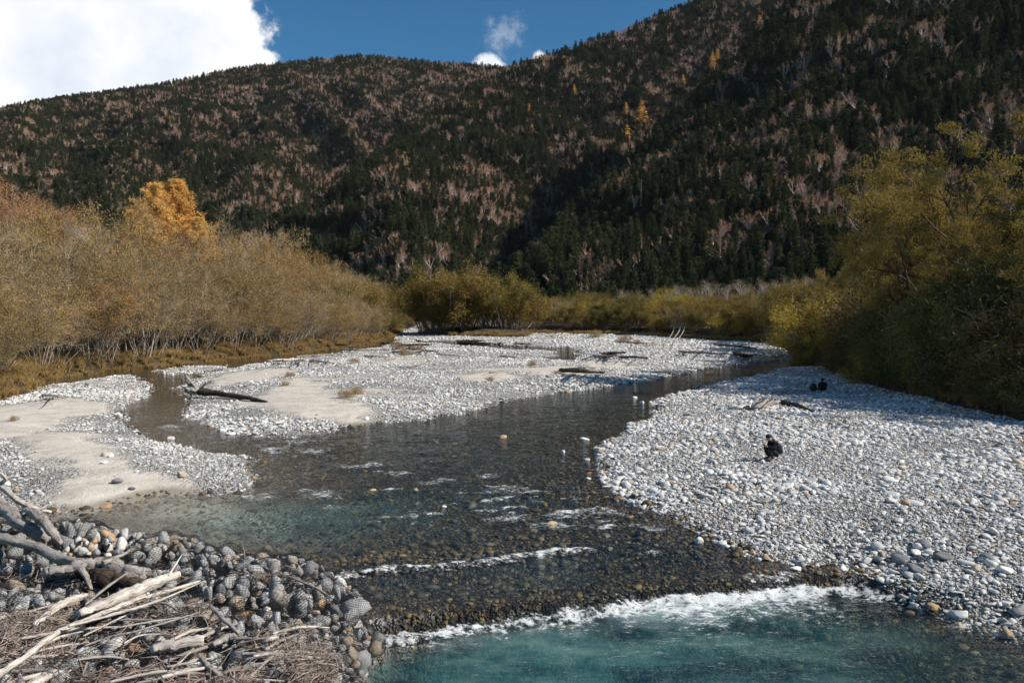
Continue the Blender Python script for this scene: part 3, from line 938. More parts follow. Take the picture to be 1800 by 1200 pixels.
# rounded willows in the middle distance, ~10 m
ROUND = []
for i in range(4):
    rng = rs(200 + i)
    st = multi_stems(rng, 7, 7.4, 0.12, (3, 34), 0.9)
    ROUND.append(make_tree_meshes('round_willow', rng, st,
                                  [dict(n=(7, 9), len=(0.34, 0.5), ang=(25, 60), t0=0.3), dict(n=(3, 4), len=(0.4, 0.6), ang=(20, 60))],
                                  (0.03, 0.03, 0.0), (0.08, 0.14, 0.2), (5, 3, 3), 40, 0.38, (0.27, 0.10), 0.3, M_BARK, M_OLIVE, M_TWIG, 1, 0.9))
# large riverside willows, ~17 m
BIGW = []
for i in range(3):
    rng = rs(300 + i)
    st = [((0, 0, -0.3), (rng.uniform(-.15, .15), rng.uniform(-.15, .15), 1), 7.5, 0.42)]
    for k in range(3):
        a = k * 2.1 + rng.uniform(-.4, .4)
        ln = math.radians(rng.uniform(22, 48))
        st.append(((math.cos(a) * .3, math.sin(a) * .3, rng.uniform(0.5, 2.0)), (math.cos(a) * math.sin(ln), math.sin(a) * math.sin(ln), math.cos(ln)), 11.0, 0.27))
    BIGW.append(make_tree_meshes('big_willow', rng, st,
                                 [dict(n=(6, 7), len=(0.5, 0.75), ang=(25, 55), t0=0.35), dict(n=(5, 6), len=(0.38, 0.55), ang=(25, 60), t0=0.3),
                                  dict(n=(3, 4), len=(0.4, 0.6), ang=(20, 60), t0=0.35)],
                                 (0.05, 0.06, 0.05, -0.02), (0.14, 0.16, 0.2, 0.25), (7, 5, 4, 3), 28, 0.27, (0.25, 0.07), 0.7, M_DARKBARK, M_BIGW, M_BARK, 1, 0.8, 0.55))


# low shrubs, ~3 m
def shrub(name, seed, leaf, hgt=2.6, nl=30, ls=(0.14, 0.06), wood=None):
    rng = rs(seed)
    st = multi_stems(rng, 9, hgt, 0.03, (8, 55), 0.4)
    return make_tree_meshes(name, rng, st, [dict(n=(4, 6), len=(0.35, 0.6), ang=(20, 55), t0=0.15), dict(n=(2, 3), len=(0.4, 0.6), ang=(20, 60))],
                            (0.0, 0.03, 0.0), (0.12, 0.16, 0.2), (4, 3, 3), nl, 0.22, ls, 0.1, wood or M_BARK, leaf, M_TWIG, 2, 0.5)


SHRUB_U = [shrub('undergrowth_shrub', 400 + i, M_UNDER) for i in range(2)]
SHRUB_Y = [shrub('yellow_shrub', 410, M_YELLOW, 3.2, 40)]
SHRUB_G = [shrub('green_shrub', 420, M_GREEN, 3.0, 40)]
SHRUB_S = [shrub('sallow_shrub', 430, M_GRASS, 1.2, 14, (0.10, 0.03), M_GRASS)]
# bare trees
BARE = []
for i in range(3):
    rng = rs(500 + i)
    st = [((0, 0, -0.2), (rng.uniform(-.1, .1), rng.uniform(-.1, .1), 1), 10.5, 0.16)]
    BARE.append(make_tree_meshes('bare_tree', rng, st, [dict(n=(12, 14), len=(0.32, 0.5), ang=(25, 55), t0=0.25), dict(n=(4, 6), len=(0.4, 0.6), ang=(20, 50)),
                                                        dict(n=(2, 3), len=(0.4, 0.6), ang=(20, 50))],
                                 (0.02, 0.06, 0.05, 0.03), (0.05, 0.12, 0.18, 0.2), (6, 4, 3, 3), 0 if i < 2 else 26, 0.35, (0.18, 0.07), 0.1, M_PALEBARK, M_RUST, M_TWIG, 3, 0.9))


def conifer_parts(rng, hgt, rad, whorls, per, seg_leaf, lsize, droop=0.25, t0=0.06, hang=0.3, expo=0.8):
    """trunk polyline + needle triangles spread along drooping whorled boughs"""
    C, D, polys = [], [], []
    n = 8
    zt = np.linspace(-0.3, hgt, n)
    wob = np.cumsum(rng.normal(size=(n, 2)) * 0.012 * hgt / n, axis=0)
    polys.append((np.stack([wob[:, 0], wob[:, 1], zt], -1), np.linspace(hgt * 0.013, 0.01, n)))
    for i in range(whorls):
        t = t0 + (1 - t0) * (i + rng.uniform(0, 0.6)) / whorls
        z = t * hgt
        R_ = rad * (1 - t) ** expo * rng.uniform(0.7, 1.15) + 0.05 * rad
        k = max(3, int(per * (1 - 0.5 * t)))
        a0 = rng.uniform(0, 6.28)
        for j in range(k):
            a = a0 + j / k * 6.283 + rng.uniform(-0.35, 0.35)
            rr = R_ * rng.uniform(0.55, 1.15)
            q = np.linspace(0.12, 1, seg_leaf)
            dx = math.cos(a); dy = math.sin(a)
            zz_ = z + rr * (0.12 * q - droop * q * q)
            P = np.stack([dx * rr * q, dy * rr * q, zz_], -1)
            C.append(P + rng.normal(size=P.shape) * rr * 0.05)
            side = np.where(rng.random(len(q)) < 0.5, -1, 1)
            dd = np.stack([dx * 0.6 - dy * side * 0.8, dy * 0.6 + dx * side * 0.8, np.full(len(q), -hang)], -1)
            D.append(dd + rng.normal(size=dd.shape) * 0.25)
    return polys, np.concatenate(C), np.concatenate(D)


def conifer(name, seed, hgt, rad, whorls, per, seg, ls, leaf, wood, split=False, droop=0.25, mult=1, t0=0.06, hang=0.3, expo=0.8):
    rng = rs(seed)
    polys, C, D = conifer_parts(rng, hgt, rad, whorls, per, seg, ls, droop, t0, hang, expo)
    if mult > 1:
        C = np.repeat(C, mult, 0) + rng.normal(size=(len(C) * mult, 3)) * ls[0] * 0.55
        D = np.repeat(D, mult, 0) + rng.normal(size=(len(D) * mult, 3)) * 0.6
    v, f = leaf_tris(C, D, ls[0], ls[1], rng)
    tv, tf = tubes(polys, 5)
    if split:
        return mesh_np(name + '_wood', tv, tf, [wood], smooth=True), mesh_np(name + '_crown', v, f, [leaf])
    V, Fs, ms = combine([(v, f, 0), (tv, tf, 1)])
    return mesh_np(name, V, Fs, [leaf, wood], ms)


CON = [conifer('conifer', 600 + i, 17 + i, (3.3, 3.9, 3.0, 4.3)[i], (13, 12, 14, 11)[i], 9, 6, (0.95, 0.42), M_CONIFER, M_DARKBARK, droop=(0.25, 0.15, 0.3, 0.05)[i], mult=3, hang=0.12) for i in range(4)]
GLARCH = [conifer('golden_larch_small', 620 + i, 15, 3.2, 13, 7, 4, (1.5, 0.5), M_LARCH, M_BARK, droop=0.05, t0=0.1) for i in range(2)]
LARCH = [conifer('golden_larch', 630 + i, 22, 13.0, 26, 12, 26, (0.34, 0.10), M_LARCH, M_BARK, True, droop=0.02, mult=11, t0=0.1, hang=0.4, expo=0.92) for i in range(2)]


def fan_birch(seed, hgt, spread):
    rng = rs(seed)
    st = []
    for i in range(5):
        a = rng.uniform(0, 6.28); ln = math.radians(rng.uniform(4, spread))
        st.append(((0, 0, 0.0), (math.cos(a) * math.sin(ln), math.sin(a) * math.sin(ln), math.cos(ln)), hgt * rng.uniform(0.6, 0.85), 0.20))
    polys, tips = skeleton(rng, st, [dict(n=4, len=(0.35, 0.55), ang=(15, 40), t0=0.35), dict(n=2, len=(0.4, 0.6), ang=(15, 40), t0=0.4)],
                           (0.06, 0.06, 0.06), (0.1, 0.12, 0.12))
    pl = [(P[::2] if len(P) > 4 else P, r[::2] if len(r) > 4 else r) for P, r in polys[0]]
    V, F = tubes(pl, 3)
    v2, f2 = tubes([(P[::2], r[::2] + 0.02) for P, r in polys[1]], 3)
    T = np.array([t[0] for t in tips]); D = np.array([t[1] for t in tips])
    C = np.repeat(T, 5, 0); DD = np.repeat(D, 5, 0) + rng.normal(size=(len(T) * 5, 3)) * 0.4
    DD[:, 2] += 0.3
    v, f = leaf_tris(C + rng.normal(size=C.shape) * 0.35, DD, 1.7, 0.13, rng)
    VV, Fs, ms = combine([(V, F, 1), (v2, f2, 1), (v, f, 0)])
    return mesh_np('bare_birch', VV, Fs, [M_BIRCH, M_BIRCHW], ms)


FAN = [fan_birch(700 + i, 11 + i, 42) for i in range(4)]


def tuft(seed, n, hgt, w_, mat_):
    rng = rs(seed)
    a = rng.uniform(0, 6.28, n); r = rng.uniform(0, 0.22, n)
    C = np.stack([np.cos(a) * r, np.sin(a) * r, np.full(n, hgt * 0.4)], -1)
    D = np.stack([np.cos(a) * rng.uniform(0.1, 0.9, n), np.sin(a) * rng.uniform(0.1, 0.9, n), np.ones(n)], -1) + rng.normal(size=(n, 3)) * 0.2
    v, f = leaf_tris(C, D, hgt, w_, rng)
    return mesh_np('grass_tuft', v, f, [mat_])


TUFTS = [tuft(800 + i, 70, 0.75, 0.045, M_GRASS) for i in range(3)]

# ------------------------------------------------------------------ stones
def stone_mesh(seed, sub, mat_, cuts=6, rough=0.16, dims=(1, .8, .55), smooth=True):
    rng = rs(seed)
    bm = bmesh.new()
    bmesh.ops.create_icosphere(bm, subdivisions=sub, radius=0.5)
    V = np.array([v.co[:] for v in bm.verts])
    F = np.array([[v.index for v in f.verts] for f in bm.faces])
    bm.free()
    n_ = V / np.linalg.norm(V, axis=1, keepdims=True)
    ph = rng.uniform(0, 6, (4, 3)); k = rng.normal(size=(4, 3)) * 2.2
    d = sum(np.sin(n_ @ k[i] + ph[i, 0]) for i in range(4)) / 4
    V = n_ * (0.5 * (1 + rough * d))[:, None]
    for i in range(cuts):
        p = rng.normal(size=3); p /= np.linalg.norm(p)
        c = rng.uniform(0.26, 0.43)
        e = V @ p - c
        V = V - p[None] * (np.clip(e, 0, None) * 0.92)[:, None]
    V = V * np.array(dims) * rng.uniform(0.9, 1.1, 3)
    me = mesh_np('stone', V, F, [mat_], smooth=smooth)
    return me


ST = [stone_mesh(900 + i, 2, M_STONE, 6 + i % 4, 0.2, [(1, .8, .5), (1, .7, .6), (1.1, .75, .42), (.9, .85, .65)][i % 4], i % 2 == 0) for i in range(8)]
STB = [stone_mesh(920 + i, 3, M_STONE, 5 + i % 4, 0.22, [(1, .8, .62), (1, .75, .5), (1.1, .8, .7)][i % 3]) for i in range(7)]
STW = [stone_mesh(940 + i, 2, M_WET, 5, 0.2, (1, .8, .5)) for i in range(5)]


STN = [[stone_mesh(970 + 10 * j + i, 3, m_, 7 + i, 0.2, [(1, .8, .62), (1.1, .75, .5), (1.2, .8, .45), (1, .9, .7)][i]) for i in range(4)] for j, m_ in enumerate((M_STONE, M_DARKST, M_PALEST, M_TANST))]


def coll(name, meshes):
    c = bpy.data.collections.new(name)
    for i, me in enumerate(meshes):
        c.objects.link(bpy.data.objects.new('%s_template' % name, me))
    return c


def scatter(name, pts, rots, scl, collection, label=None):
    n = len(pts)
    me = bpy.data.meshes.new(name)
    me.vertices.add(n)
    me.vertices.foreach_set('co', np.asarray(pts, np.float32).ravel())
    a = me.attributes.new('rot', 'FLOAT_VECTOR', 'POINT'); a.data.foreach_set('vector', np.asarray(rots, np.float32).ravel())
    a = me.attributes.new('scl', 'FLOAT_VECTOR', 'POINT'); a.data.foreach_set('vector', np.asarray(scl, np.float32).ravel())
    k = len(collection.objects)
    a = me.attributes.new('idx', 'INT', 'POINT'); a.data.foreach_set('value', rs(n).integers(0, k, n).astype(np.int32))
    o = obj(name, me)
    ng = bpy.data.node_groups.new(name + '_nodes', 'GeometryNodeTree')
    ng.interface.new_socket('Geometry', in_out='INPUT', socket_type='NodeSocketGeometry')
    ng.interface.new_socket('Geometry', in_out='OUTPUT', socket_type='NodeSocketGeometry')
    N = ng.nodes; Lk = ng.links
    gi = N.new('NodeGroupInput'); go = N.new('NodeGroupOutput')
    ci = N.new('GeometryNodeCollectionInfo')
    ci.inputs['Collection'].default_value = collection
    ci.inputs['Separate Children'].default_value = True
    ci.inputs['Reset Children'].default_value = True
    iop = N.new('GeometryNodeInstanceOnPoints')
    iop.inputs['Pick Instance'].default_value = True

    def at(nm, ty):
        q = N.new('GeometryNodeInputNamedAttribute'); q.data_type = ty
        q.inputs['Name'].default_value = nm
        return q.outputs[0]
    e2r = N.new('FunctionNodeEulerToRotation')
    Lk.new(at('rot', 'FLOAT_VECTOR'), e2r.inputs[0])
    Lk.new(gi.outputs[0], iop.inputs['Points'])
    Lk.new(ci.outputs[0], iop.inputs['Instance'])
    Lk.new(at('idx', 'INT'), iop.inputs['Instance Index'])
    Lk.new(e2r.outputs[0], iop.inputs['Rotation'])
    Lk.new(at('scl', 'FLOAT_VECTOR'), iop.inputs['Scale'])
    Lk.new(iop.outputs[0], go.inputs[0])
    md = o.modifiers.new('scatter', 'NODES')
    md.node_group = ng
    tag(o, label=label, kind='stuff')
    return o


# ------------------------------------------------------------------ forest on the slopes
rng = rs(1)
lu0, lu1 = us[0], us[-1]
ly = np.log(ysm)


def zgrid(u, y):
    fu = (u - lu0) / (lu1 - lu0) * (len(us) - 1)
    fy = (np.log(y) - ly[0]) / (ly[-1] - ly[0]) * (len(ysm) - 1)
    iu = np.clip(fu.astype(int), 0, len(us) - 2); iy = np.clip(fy.astype(int), 0, len(ysm) - 2)
    a = fu - iu; b = fy - iy
    g = Zm
    return (g[iy, iu] * (1 - a) + g[iy, iu + 1] * a) * (1 - b) + (g[iy + 1, iu] * (1 - a) + g[iy + 1, iu + 1] * a) * b, which[iy, iu]


el = (Zm - H) / Ym
runmax = np.maximum.accumulate(el, axis=0)
NC = 330000
yy = np.sqrt(rng.uniform(330 ** 2, 2450 ** 2, NC))
uu = rng.uniform(-160, 1960, NC)
z_, wh = zgrid(uu, yy)
fy = (np.log(yy) - ly[0]) / (ly[-1] - ly[0]) * (len(ysm) - 1)
fu = (uu - lu0) / (lu1 - lu0) * (len(us) - 1)
prev = runmax[np.clip(fy.astype(int) - 1, 0, 999), np.clip(fu.astype(int), 0, len(us) - 1)]
vis = (z_ + 26 - H) / yy > prev
cell_area = (2120 / FPX) * (2450 ** 2 - 330 ** 2) / 2 / NC
keep = vis & (z_ > 1.0)
keep &= rng.random(NC) < np.interp(yy, [330, 600, 1200, 2400], [0.72, 0.66, 0.56, 0.46])
uu, yy, z_, wh = uu[keep], yy[keep], z_[keep], wh[keep]
xx = (uu - 900) / FPX * yy
mixn = fbm(xx / 60, yy / 45, 61, 5) + 0.7 * fbm(xx / 16, yy / 16, 62, 2) + 0.18 * np.where(wh == 0, 1, 0) * ss(z_, 60, 320) - np.where(wh == 0, 0.06, 0)
mixn += np.where(wh == 2, 0.10 * ss(z_, 20, 120) - 0.25 * ss(z_, 0, 30) * (z_ < 35), 0)
birch = rng.random(len(xx)) < np.clip(0.38 + (mixn - 0.08) * 1.05, 0.08, 0.68)
bare = (fbm(xx / 45, yy / 90, 64, 3) > 0.55) & (wh == 1)
hs = rng.uniform(0.42, 1.0, len(xx)) * 0.92 * (1 - 0.22 * ss(yy, 800, 1800))
big = np.interp(yy, [330, 600, 1200, 2400], [1.2, 1.25, 1.5, 1.9])
_, vv = PX(xx, yy, z_ + 8)
size = hs / yy
inv = (uu > 5) & (uu < 1795) & (vv > 5) & (vv < 600)
rot = np.zeros((len(xx), 3)); rot[:, 2] = rng.uniform(0, 6.28, len(xx))
rot[:, :2] = rng.normal(size=(len(xx), 2)) * 0.04
scl = np.stack([hs * big * rng.uniform(0.8, 1.25, len(xx)), hs * big * rng.uniform(0.8, 1.25, len(xx)), hs], -1)
pts = np.stack([xx, yy, z_ - 0.4], -1)


def individuals(sel, n, meshes, name, labeler, cat, group):
    idx = np.where(sel & inv)[0]
    idx = idx[np.argsort(-size[idx])][:n]
    for k, i in enumerate(idx):
        o = obj(name, meshes[k % len(meshes)], None, pts[i], rot[i], scl[i])
        lb, gr = labeler(uu[i], vv[i], k)
        tag(o, lb, cat, gr)
    m_ = np.zeros(len(xx), bool); m_[idx] = True
    return m_


def lab_c(u, v, k):
    a = 'at the foot of the mountain' if v > 430 else 'low on the wooded spur'
    b = 'behind the island willows' if u < 930 else ('beyond the open gravel' if u < 1150 else ('above the pale bare treeline' if u < 1430 else 'above the big riverside willows'))
    return 'dark green conifer standing %s %s' % (a, b), 'dark conifers %s %s' % (a, b)


def lab_b(u, v, k):
    a = 'at the foot of the mountain' if v > 430 else 'low on the wooded spur'
    b = 'behind the island willows' if u < 930 else ('beyond the open gravel' if u < 1150 else ('above the pale bare treeline' if u < 1430 else 'above the big riverside willows'))
    return 'leafless pinkish birch %s %s' % (a, b), 'bare birches %s %s' % (a, b)


m1 = individuals(~birch, 280, CON, 'conifer', lab_c, 'conifer', None)
m2 = individuals(birch, 280, FAN, 'bare_birch', lab_b, 'birch', None)
s1 = (~birch) & ~m1
scatter('conifer_forest', pts[s1], rot[s1], scl[s1], coll('conifer', CON), 'dark green conifer forest covering the mountain slopes')
s2 = birch & ~m2
scatter('bare_birch_forest', pts[s2], rot[s2], scl[s2], coll('birch', FAN), 'leafless birches scattered through the forest on the slopes')
print('forest', s1.sum(), s2.sum())

# ------------------------------------------------------------------ planting helpers
def zmax(me):
    v = np.empty(len(me.vertices) * 3, np.float32); me.vertices.foreach_get('co', v)
    return float(np.percentile(v[2::3], 96.5))


_zc = {}


def height_of(pair):
    k = pair[1].name
    if k not in _zc:
        _zc[k] = max(zmax(pair[0]), zmax(pair[1]))
    return _zc[k]


def plant(name, pair, x, y, hgt, label, cat, group=None, rotz=None, wide=1.0, z=None, trunk='trunk', lean=0.0, leandir=0.0):
    k = hgt / height_of(pair)
    t = bpy.data.objects.new(name, None); COL.objects.link(t)
    t.empty_display_size = 0.3
    t.location = (x, y, gh(x, y) if z is None else z)
    rz_ = random.uniform(0, 6.28) if rotz is None else rotz
    m_ = Matrix.Rotation(lean, 4, Vector((math.cos(leandir + 1.5708), math.sin(leandir + 1.5708), 0))) @ Matrix.Rotation(rz_, 4, 'Z')
    t.rotation_euler = m_.to_euler()
    t.scale = (k * wide, k * wide, k)
    tag(t, label, cat, group)
    obj(trunk, pair[0], t)
    obj('crown', pair[1], t)
    return t


random.seed(7)
# ---------------- willow thicket on the far side of the narrow channel
edge = [G(u, v) for u, v in [(-60, 712), (0, 697), (30, 686), (70, 670), (120, 660), (190, 652), (250, 648), (330, 640), (400, 632), (460, 627), (520, 621),
                             (600, 612), (650, 604), (690, 592), (703, 580), (706, 574)]]
E = np.array(edge)
Ls = np.concatenate([[0], np.cumsum(np.linalg.norm(np.diff(E, axis=0), axis=1))])


def epos(s):
    return np.interp(s, Ls, E[:, 0]), np.interp(s, Ls, E[:, 1])


def thick_label(row, y):
    w_ = 'beside the side channel' if y < 72 else ('on the grassy bank' if y < 100 else ('along the far gravel bar' if y < 150 else 'at the upstream tip'))
    r_ = ['ochre willow with bare leaning stems, front row', 'ochre willow, second row', 'brownish willow, middle rows', 'brownish willow, fourth row',
          'tall brownish willow, last row'][row]
    return '%s %s' % (r_, w_), 'thicket willows row %s %s' % (['one', 'two', 'three', 'four', 'five'][row], w_)


for row, (off, sp) in enumerate([(2.0, 3.0), (5.0, 3.8), (9.0, 4.6), (14.0, 6.0), (20.0, 8.0)]):
    s = -2.0 + row
    while s < Ls[-1] + (6 if row < 2 else 0):
        x, y = epos(min(s, Ls[-1]))
        if s > Ls[-1]: y += s - Ls[-1]
        x = x - off + random.uniform(-.8, .8); y = y + random.uniform(-.9, .9)
        u = 900 + x / y * FPX
        sky_v = float(np.interp(u, [-100, 0, 100, 200, 300, 400, 450, 500, 550, 600, 650, 690, 720], [392, 395, 402, 424, 434, 432, 442, 458, 478, 494, 508, 540, 560]))
        topz = rz(sky_v, y)
        hgt = (topz - 1.3) * (0.62, 0.88, 1.0, 0.98, 1.0)[row] * random.uniform(0.72, 1.16)
        if u > -170:
            lb, gr = thick_label(row, y)
            rr = random.random()
            fam = THICK if rr < 0.88 or row > 2 or u < 420 else ROUND
            plant('willow_tree', fam[random.randrange(len(fam))], x, y, max(4.0, hgt), lb, 'willow', gr, wide=random.uniform(0.95, 1.25) * (1.15 if row == 0 else 1.0), lean=(0.16 if row == 0 else 0.04),
                  leandir=random.uniform(-0.6, 0.4))
        s += sp * random.uniform(0.75, 1.2)

# bare and rusty trees rising out of the thicket
for (u, v, y, k, lb) in [(8, 318, 92, 2, 'tall half bare tree with rusty leaves standing highest over the thicket by the picture edge'), (-45, 330, 88, 2, 'rusty leaved tree partly outside the picture edge behind the thicket'),
                         (-10, 350, 80, 2, 'rusty tree between the two tallest trees at the picture edge'), (95, 385, 88, 2, 'rusty brown tree beside the slender white stemmed birch'), (62, 366, 84, 2, 'rust coloured tree with sparse leaves next to the tallest bare tree'), (165, 388, 77, 0, 'pale bare birch with a white top among the ochre willows'),
                         (105, 410, 72, 1, 'slender white stemmed birch in front of the ochre thicket'), (185, 400, 80, 0, 'thin white birch with fine bare twigs near the white topped birch'),
                         (420, 418, 112, 1, 'grey leafless crown showing above the willows beyond the golden larch'), (395, 422, 115, 0, 'grey bare tree just behind the golden larches'),
                         (130, 380, 95, 1, 'greyish bare tree behind the white topped birch'), (215, 398, 100, 1, 'brown twiggy tree at the foot of the twin larches'), (345, 414, 104, 1, 'bare twiggy tree under the golden larch on its river side'),
                         (450, 434, 118, 1, 'small grey leafless tree on the skyline of the thicket'), (30, 405, 70, 0, 'bare white stem standing close to the picture edge in the thicket')]:
    p = AT(u, v, y)
    plant('bare_tree', BARE[k], p.x, y, p.z - 1.4, lb, 'tree', wide=1.0)
for (u, v, y, k, wd, lb) in [(272, 325, 105, 0, 1.0, 'golden orange larch, the broader of the twin larches above the thicket'), (310, 316, 107, 1, 1.0, 'golden larch with the higher tip of the twin larches above the thicket'),
                             (236, 372, 103, 1, 0.9, 'lower golden larch at the side of the twin larches'), (350, 385, 104, 0, 0.8, 'small golden larch at the foot of the twin larches towards the river'), (515, 462, 135, 0, 0.5, 'small yellow larch top poking out of the thicket canopy')]:
    p = AT(u, v, y)
    plant('larch_tree', LARCH[k], p.x, y, p.z - 1.4, lb, 'larch', wide=wd)

# ---------------- island willows and the far tree line
isl = [(750, 494, 157), (765, 490, 161), (782, 484, 159), (803, 482, 156), (822, 492, 162), (840, 495, 156), (858, 498, 161), (872, 503, 156), (890, 502, 162), (905, 507, 157), (918, 516, 160), (775, 515, 156), (815, 512, 155),
       (850, 515, 154), (885, 520, 154), (760, 520, 155), (905, 530, 154.5)]
for i, (u, v, y) in enumerate(isl):
    p = AT(u, v, y)
    b = ['on the end nearest the thicket', 'in the middle of the island clump', 'towards the end with the leaning dead pole'][0 if u < 790 else (1 if u < 870 else 2)]
    fr = 'low front' if v > 510 else 'rounded'
    plant('willow_tree', ROUND[i % 4], p.x, y, p.z - 1.0, '%s olive willow of the island clump %s' % (fr, b), 'willow', 'island clump %s %s' % (fr, b), wide=1.2)
random.seed(11)
for row, (y0, cnt, u0, u1) in enumerate([(168, 15, 985, 1395), (178, 18, 925, 1400), (192, 17, 925, 1420), (215, 16, 900, 1440)]):
    for i in range(cnt):
        u = u0 + (u1 - u0) * (i + random.uniform(0.1, 0.9)) / cnt
        v = float(np.interp(u, [930, 960, 1040, 1080, 1130, 1200, 1260, 1330, 1400], [540, 530, 522, 534, 526, 528, 533, 530, 514])) + (12, 6, 0, -5)[row] + random.uniform(-7, 8)
        ye = G(u, float(np.interp(u, [925, 1000, 1100, 1200, 1300, 1395], [585, 586, 588, 594, 599, 606])))[1]
        y = ye + (1.5, 7, 15, 34)[row] + random.uniform(-1.5, 2)
        p = AT(u, v, y)
        fam = ROUND if random.random() < 0.8 else (THICK if random.random() < 0.6 else [SHRUB_Y[0]])
        rl = ['front edge of the far treeline', 'second row of the far treeline', 'middle of the far treeline', 'back of the far treeline'][row]
        sp_ = 'near the island clump' if u < 1100 else ('behind the bleached leaning poles' if u < 1260 else 'by the river bend')
        plant('willow_tree', fam[random.randrange(len(fam))], p.x, y, max(4, p.z - 1.3), 'olive willow at the %s %s' % (rl, sp_), 'willow', 'willows %s %s' % (rl, sp_), wide=random.uniform(1.0, 1.3))
for i in range(34):
    u = 1080 + 380 * (i + random.random()) / 34
    y = random.uniform(238, 275)
    p = AT(u, float(np.interp(u, [1080, 1230, 1450], [516, 500, 490])) + random.uniform(-4, 8), y)
    plant('bare_tree', BARE[i % 2], p.x, y, p.z - 1.5, 'pale grey leafless tree in the band behind the far olive treeline', 'tree', 'pale bare trees behind the far treeline', wide=1.2)
for i, (u, v, y) in enumerate([(702, 545, 250), (716, 532, 262), (730, 528, 248), (742, 520, 255), (690, 528, 270), (712, 550, 235), (726, 548, 238), (674, 520, 280)]):
    p = AT(u, v, y)
    plant('willow_tree', ROUND[i % 4], p.x, y, p.z - 1.2, 'dark shaded tree in the gap between the thicket and the island clump', 'tree', 'dark trees in the upstream gap', wide=1.2)
# belt of conifers on the flat at the foot of the slopes
for i in range(70):
    u = 640 + 860 * (i + random.random()) / 70
    y = random.uniform(290, 335)
    x = (u - 900) / FPX * y
    o = obj('conifer', CON[i % 4], None, (x, y, 0.8), (0, 0, random.uniform(0, 6)), None)
    k = random.uniform(0.55, 0.85); o.scale = (k * 1.15, k * 1.15, k)
    sp_ = 'behind the island clump' if u < 930 else ('behind the middle of the far treeline' if u < 1200 else 'behind the pale bare treeline')
    tag(o, 'dark conifer on the flat at the slope foot %s' % sp_, 'conifer', 'conifers on the flat %s' % sp_)
o = obj('rust_conifer', GLARCH[0], None, AT(925, 524, 165), (0, 0, 1), (0.25, 0.25, 0.26)); o.location.z = 4.4
tag(o, 'small rust orange conifer top at the end of the island clump', 'larch')

# ---------------- golden larches and a dead tree on the slope
def on_slope(u, v):
    tz = (rz(v, 1.0, u) - H)
    iu = int((u - lu0) / (lu1 - lu0) * (len(us) - 1) + 0.5)
    k = int(np.argmax(el[:, iu] >= tz))
    return Vector(((u - 900) / FPX * ysm[k], ysm[k], Zm[k, iu] - 0.3)), ysm[k]


GL = [(1125, 222, 46, 'tallest golden larch on the spur edge above the dark gully'), (1100, 252, 32, 'golden larch just below the tallest one on the spur edge'), (1098, 208, 24, 'yellow larch beside the tallest golden larch'),
      (935, 244, 22, 'golden larch low on the shaded slope'), (930, 205, 22, 'yellow larch above the lone golden larch of the shaded slope'), (983, 219, 16, 'tiny golden larch between the slope larches'),
      (1247, 132, 30, 'yellow larch high on the spur edge'), (1328, 54, 24, 'highest golden larch near the ridge top'), (1140, 180, 20, 'small golden larch up the gully from the tallest one'), (1008, 168, 20, 'faint yellow larch on the middle slope'),
      (710, 294, 22, 'yellowish larch on the dark middle slope'), (485, 355, 18, 'tiny golden larch above the thicket canopy'), (1197, 152, 20, 'brownish yellow larch below the high spur larch'), (1170, 66, 14, 'small yellow tree on the upper ridge slope'),
      (1256, 118, 22, 'yellow larch standing just above another on the spur edge')]
for i, (u, v, hp, lb) in enumerate(GL):
    P, y = on_slope(u, v)
    hgt = hp / FPX * y * 1.25
    k = hgt / 15.0
    o = obj('larch_tree', GLARCH[i % 2], None, P, (0, 0, i), (k * 1.35, k * 1.35, k * 0.78))
    tag(o, lb, 'larch')
P, y = on_slope(1125, 372)
t = bpy.data.objects.new('dead_tree', None); COL.objects.link(t); t.location = P
tag(t, 'white dead snag standing among dark conifers low on the spur', 'tree')
v_, f_ = tubes([(np.array([[0, 0, -1], [0.1, 0, 8], [0.2, 0.1, 19.0]]), np.array([.4, .3, .08]))] + [(np.array([[0, 0, z], [1.3 * math.cos(z * 3), 1.3 * math.sin(z * 3), z + .8]]), np.array([.12, .04])) for z in np.linspace(6, 17, 9)], 4)
obj('trunk', mesh_np('snag', v_, f_, [M_PALEBARK]), t)

# ---------------- riverside willows by the cobble bank
for (u, v, y, k, wd, lb) in [
        (1660, 335, 60, 0, 0.72, 'big olive willow with bare forked limbs leaning over the bank'),
        (1725, 262, 55, 1, 0.85, 'tallest olive willow with a dark forked trunk'),
        (1795, 250, 53, 2, 1.0, 'big olive willow with a sinuous trunk by the picture edge'),
        (1565, 425, 66, 2, 0.62, 'wide spreading olive willow whose branches reach over the yellow green one'),
        (1480, 480, 84, 1, 0.6, 'mid sized olive willow behind the yellow green one'),
        (1655, 375, 52, 2, 0.9, 'dense willow filling the gap under the tallest willow'),
        (1600, 440, 57, 1, 0.62, 'lower olive willow in front of the big forked one'),
        (1760, 400, 47, 0, 0.9, 'willow crown hanging low over the dark undergrowth'),
        (1880, 330, 46, 1, 1.0, 'large willow mostly outside the picture edge'),
        (2010, 340, 42, 0, 1.0, 'large willow outside the frame shading the cobbles'), (2150, 300, 38, 2, 1.0, 'farthest willow outside the frame over the cobble bank')]:
    p = AT(u, v, y)
    plant('willow_tree', BIGW[k], p.x, y, p.z - 1.3, lb, 'willow', wide=wd, rotz=k * 1.7 + u * 0.01)
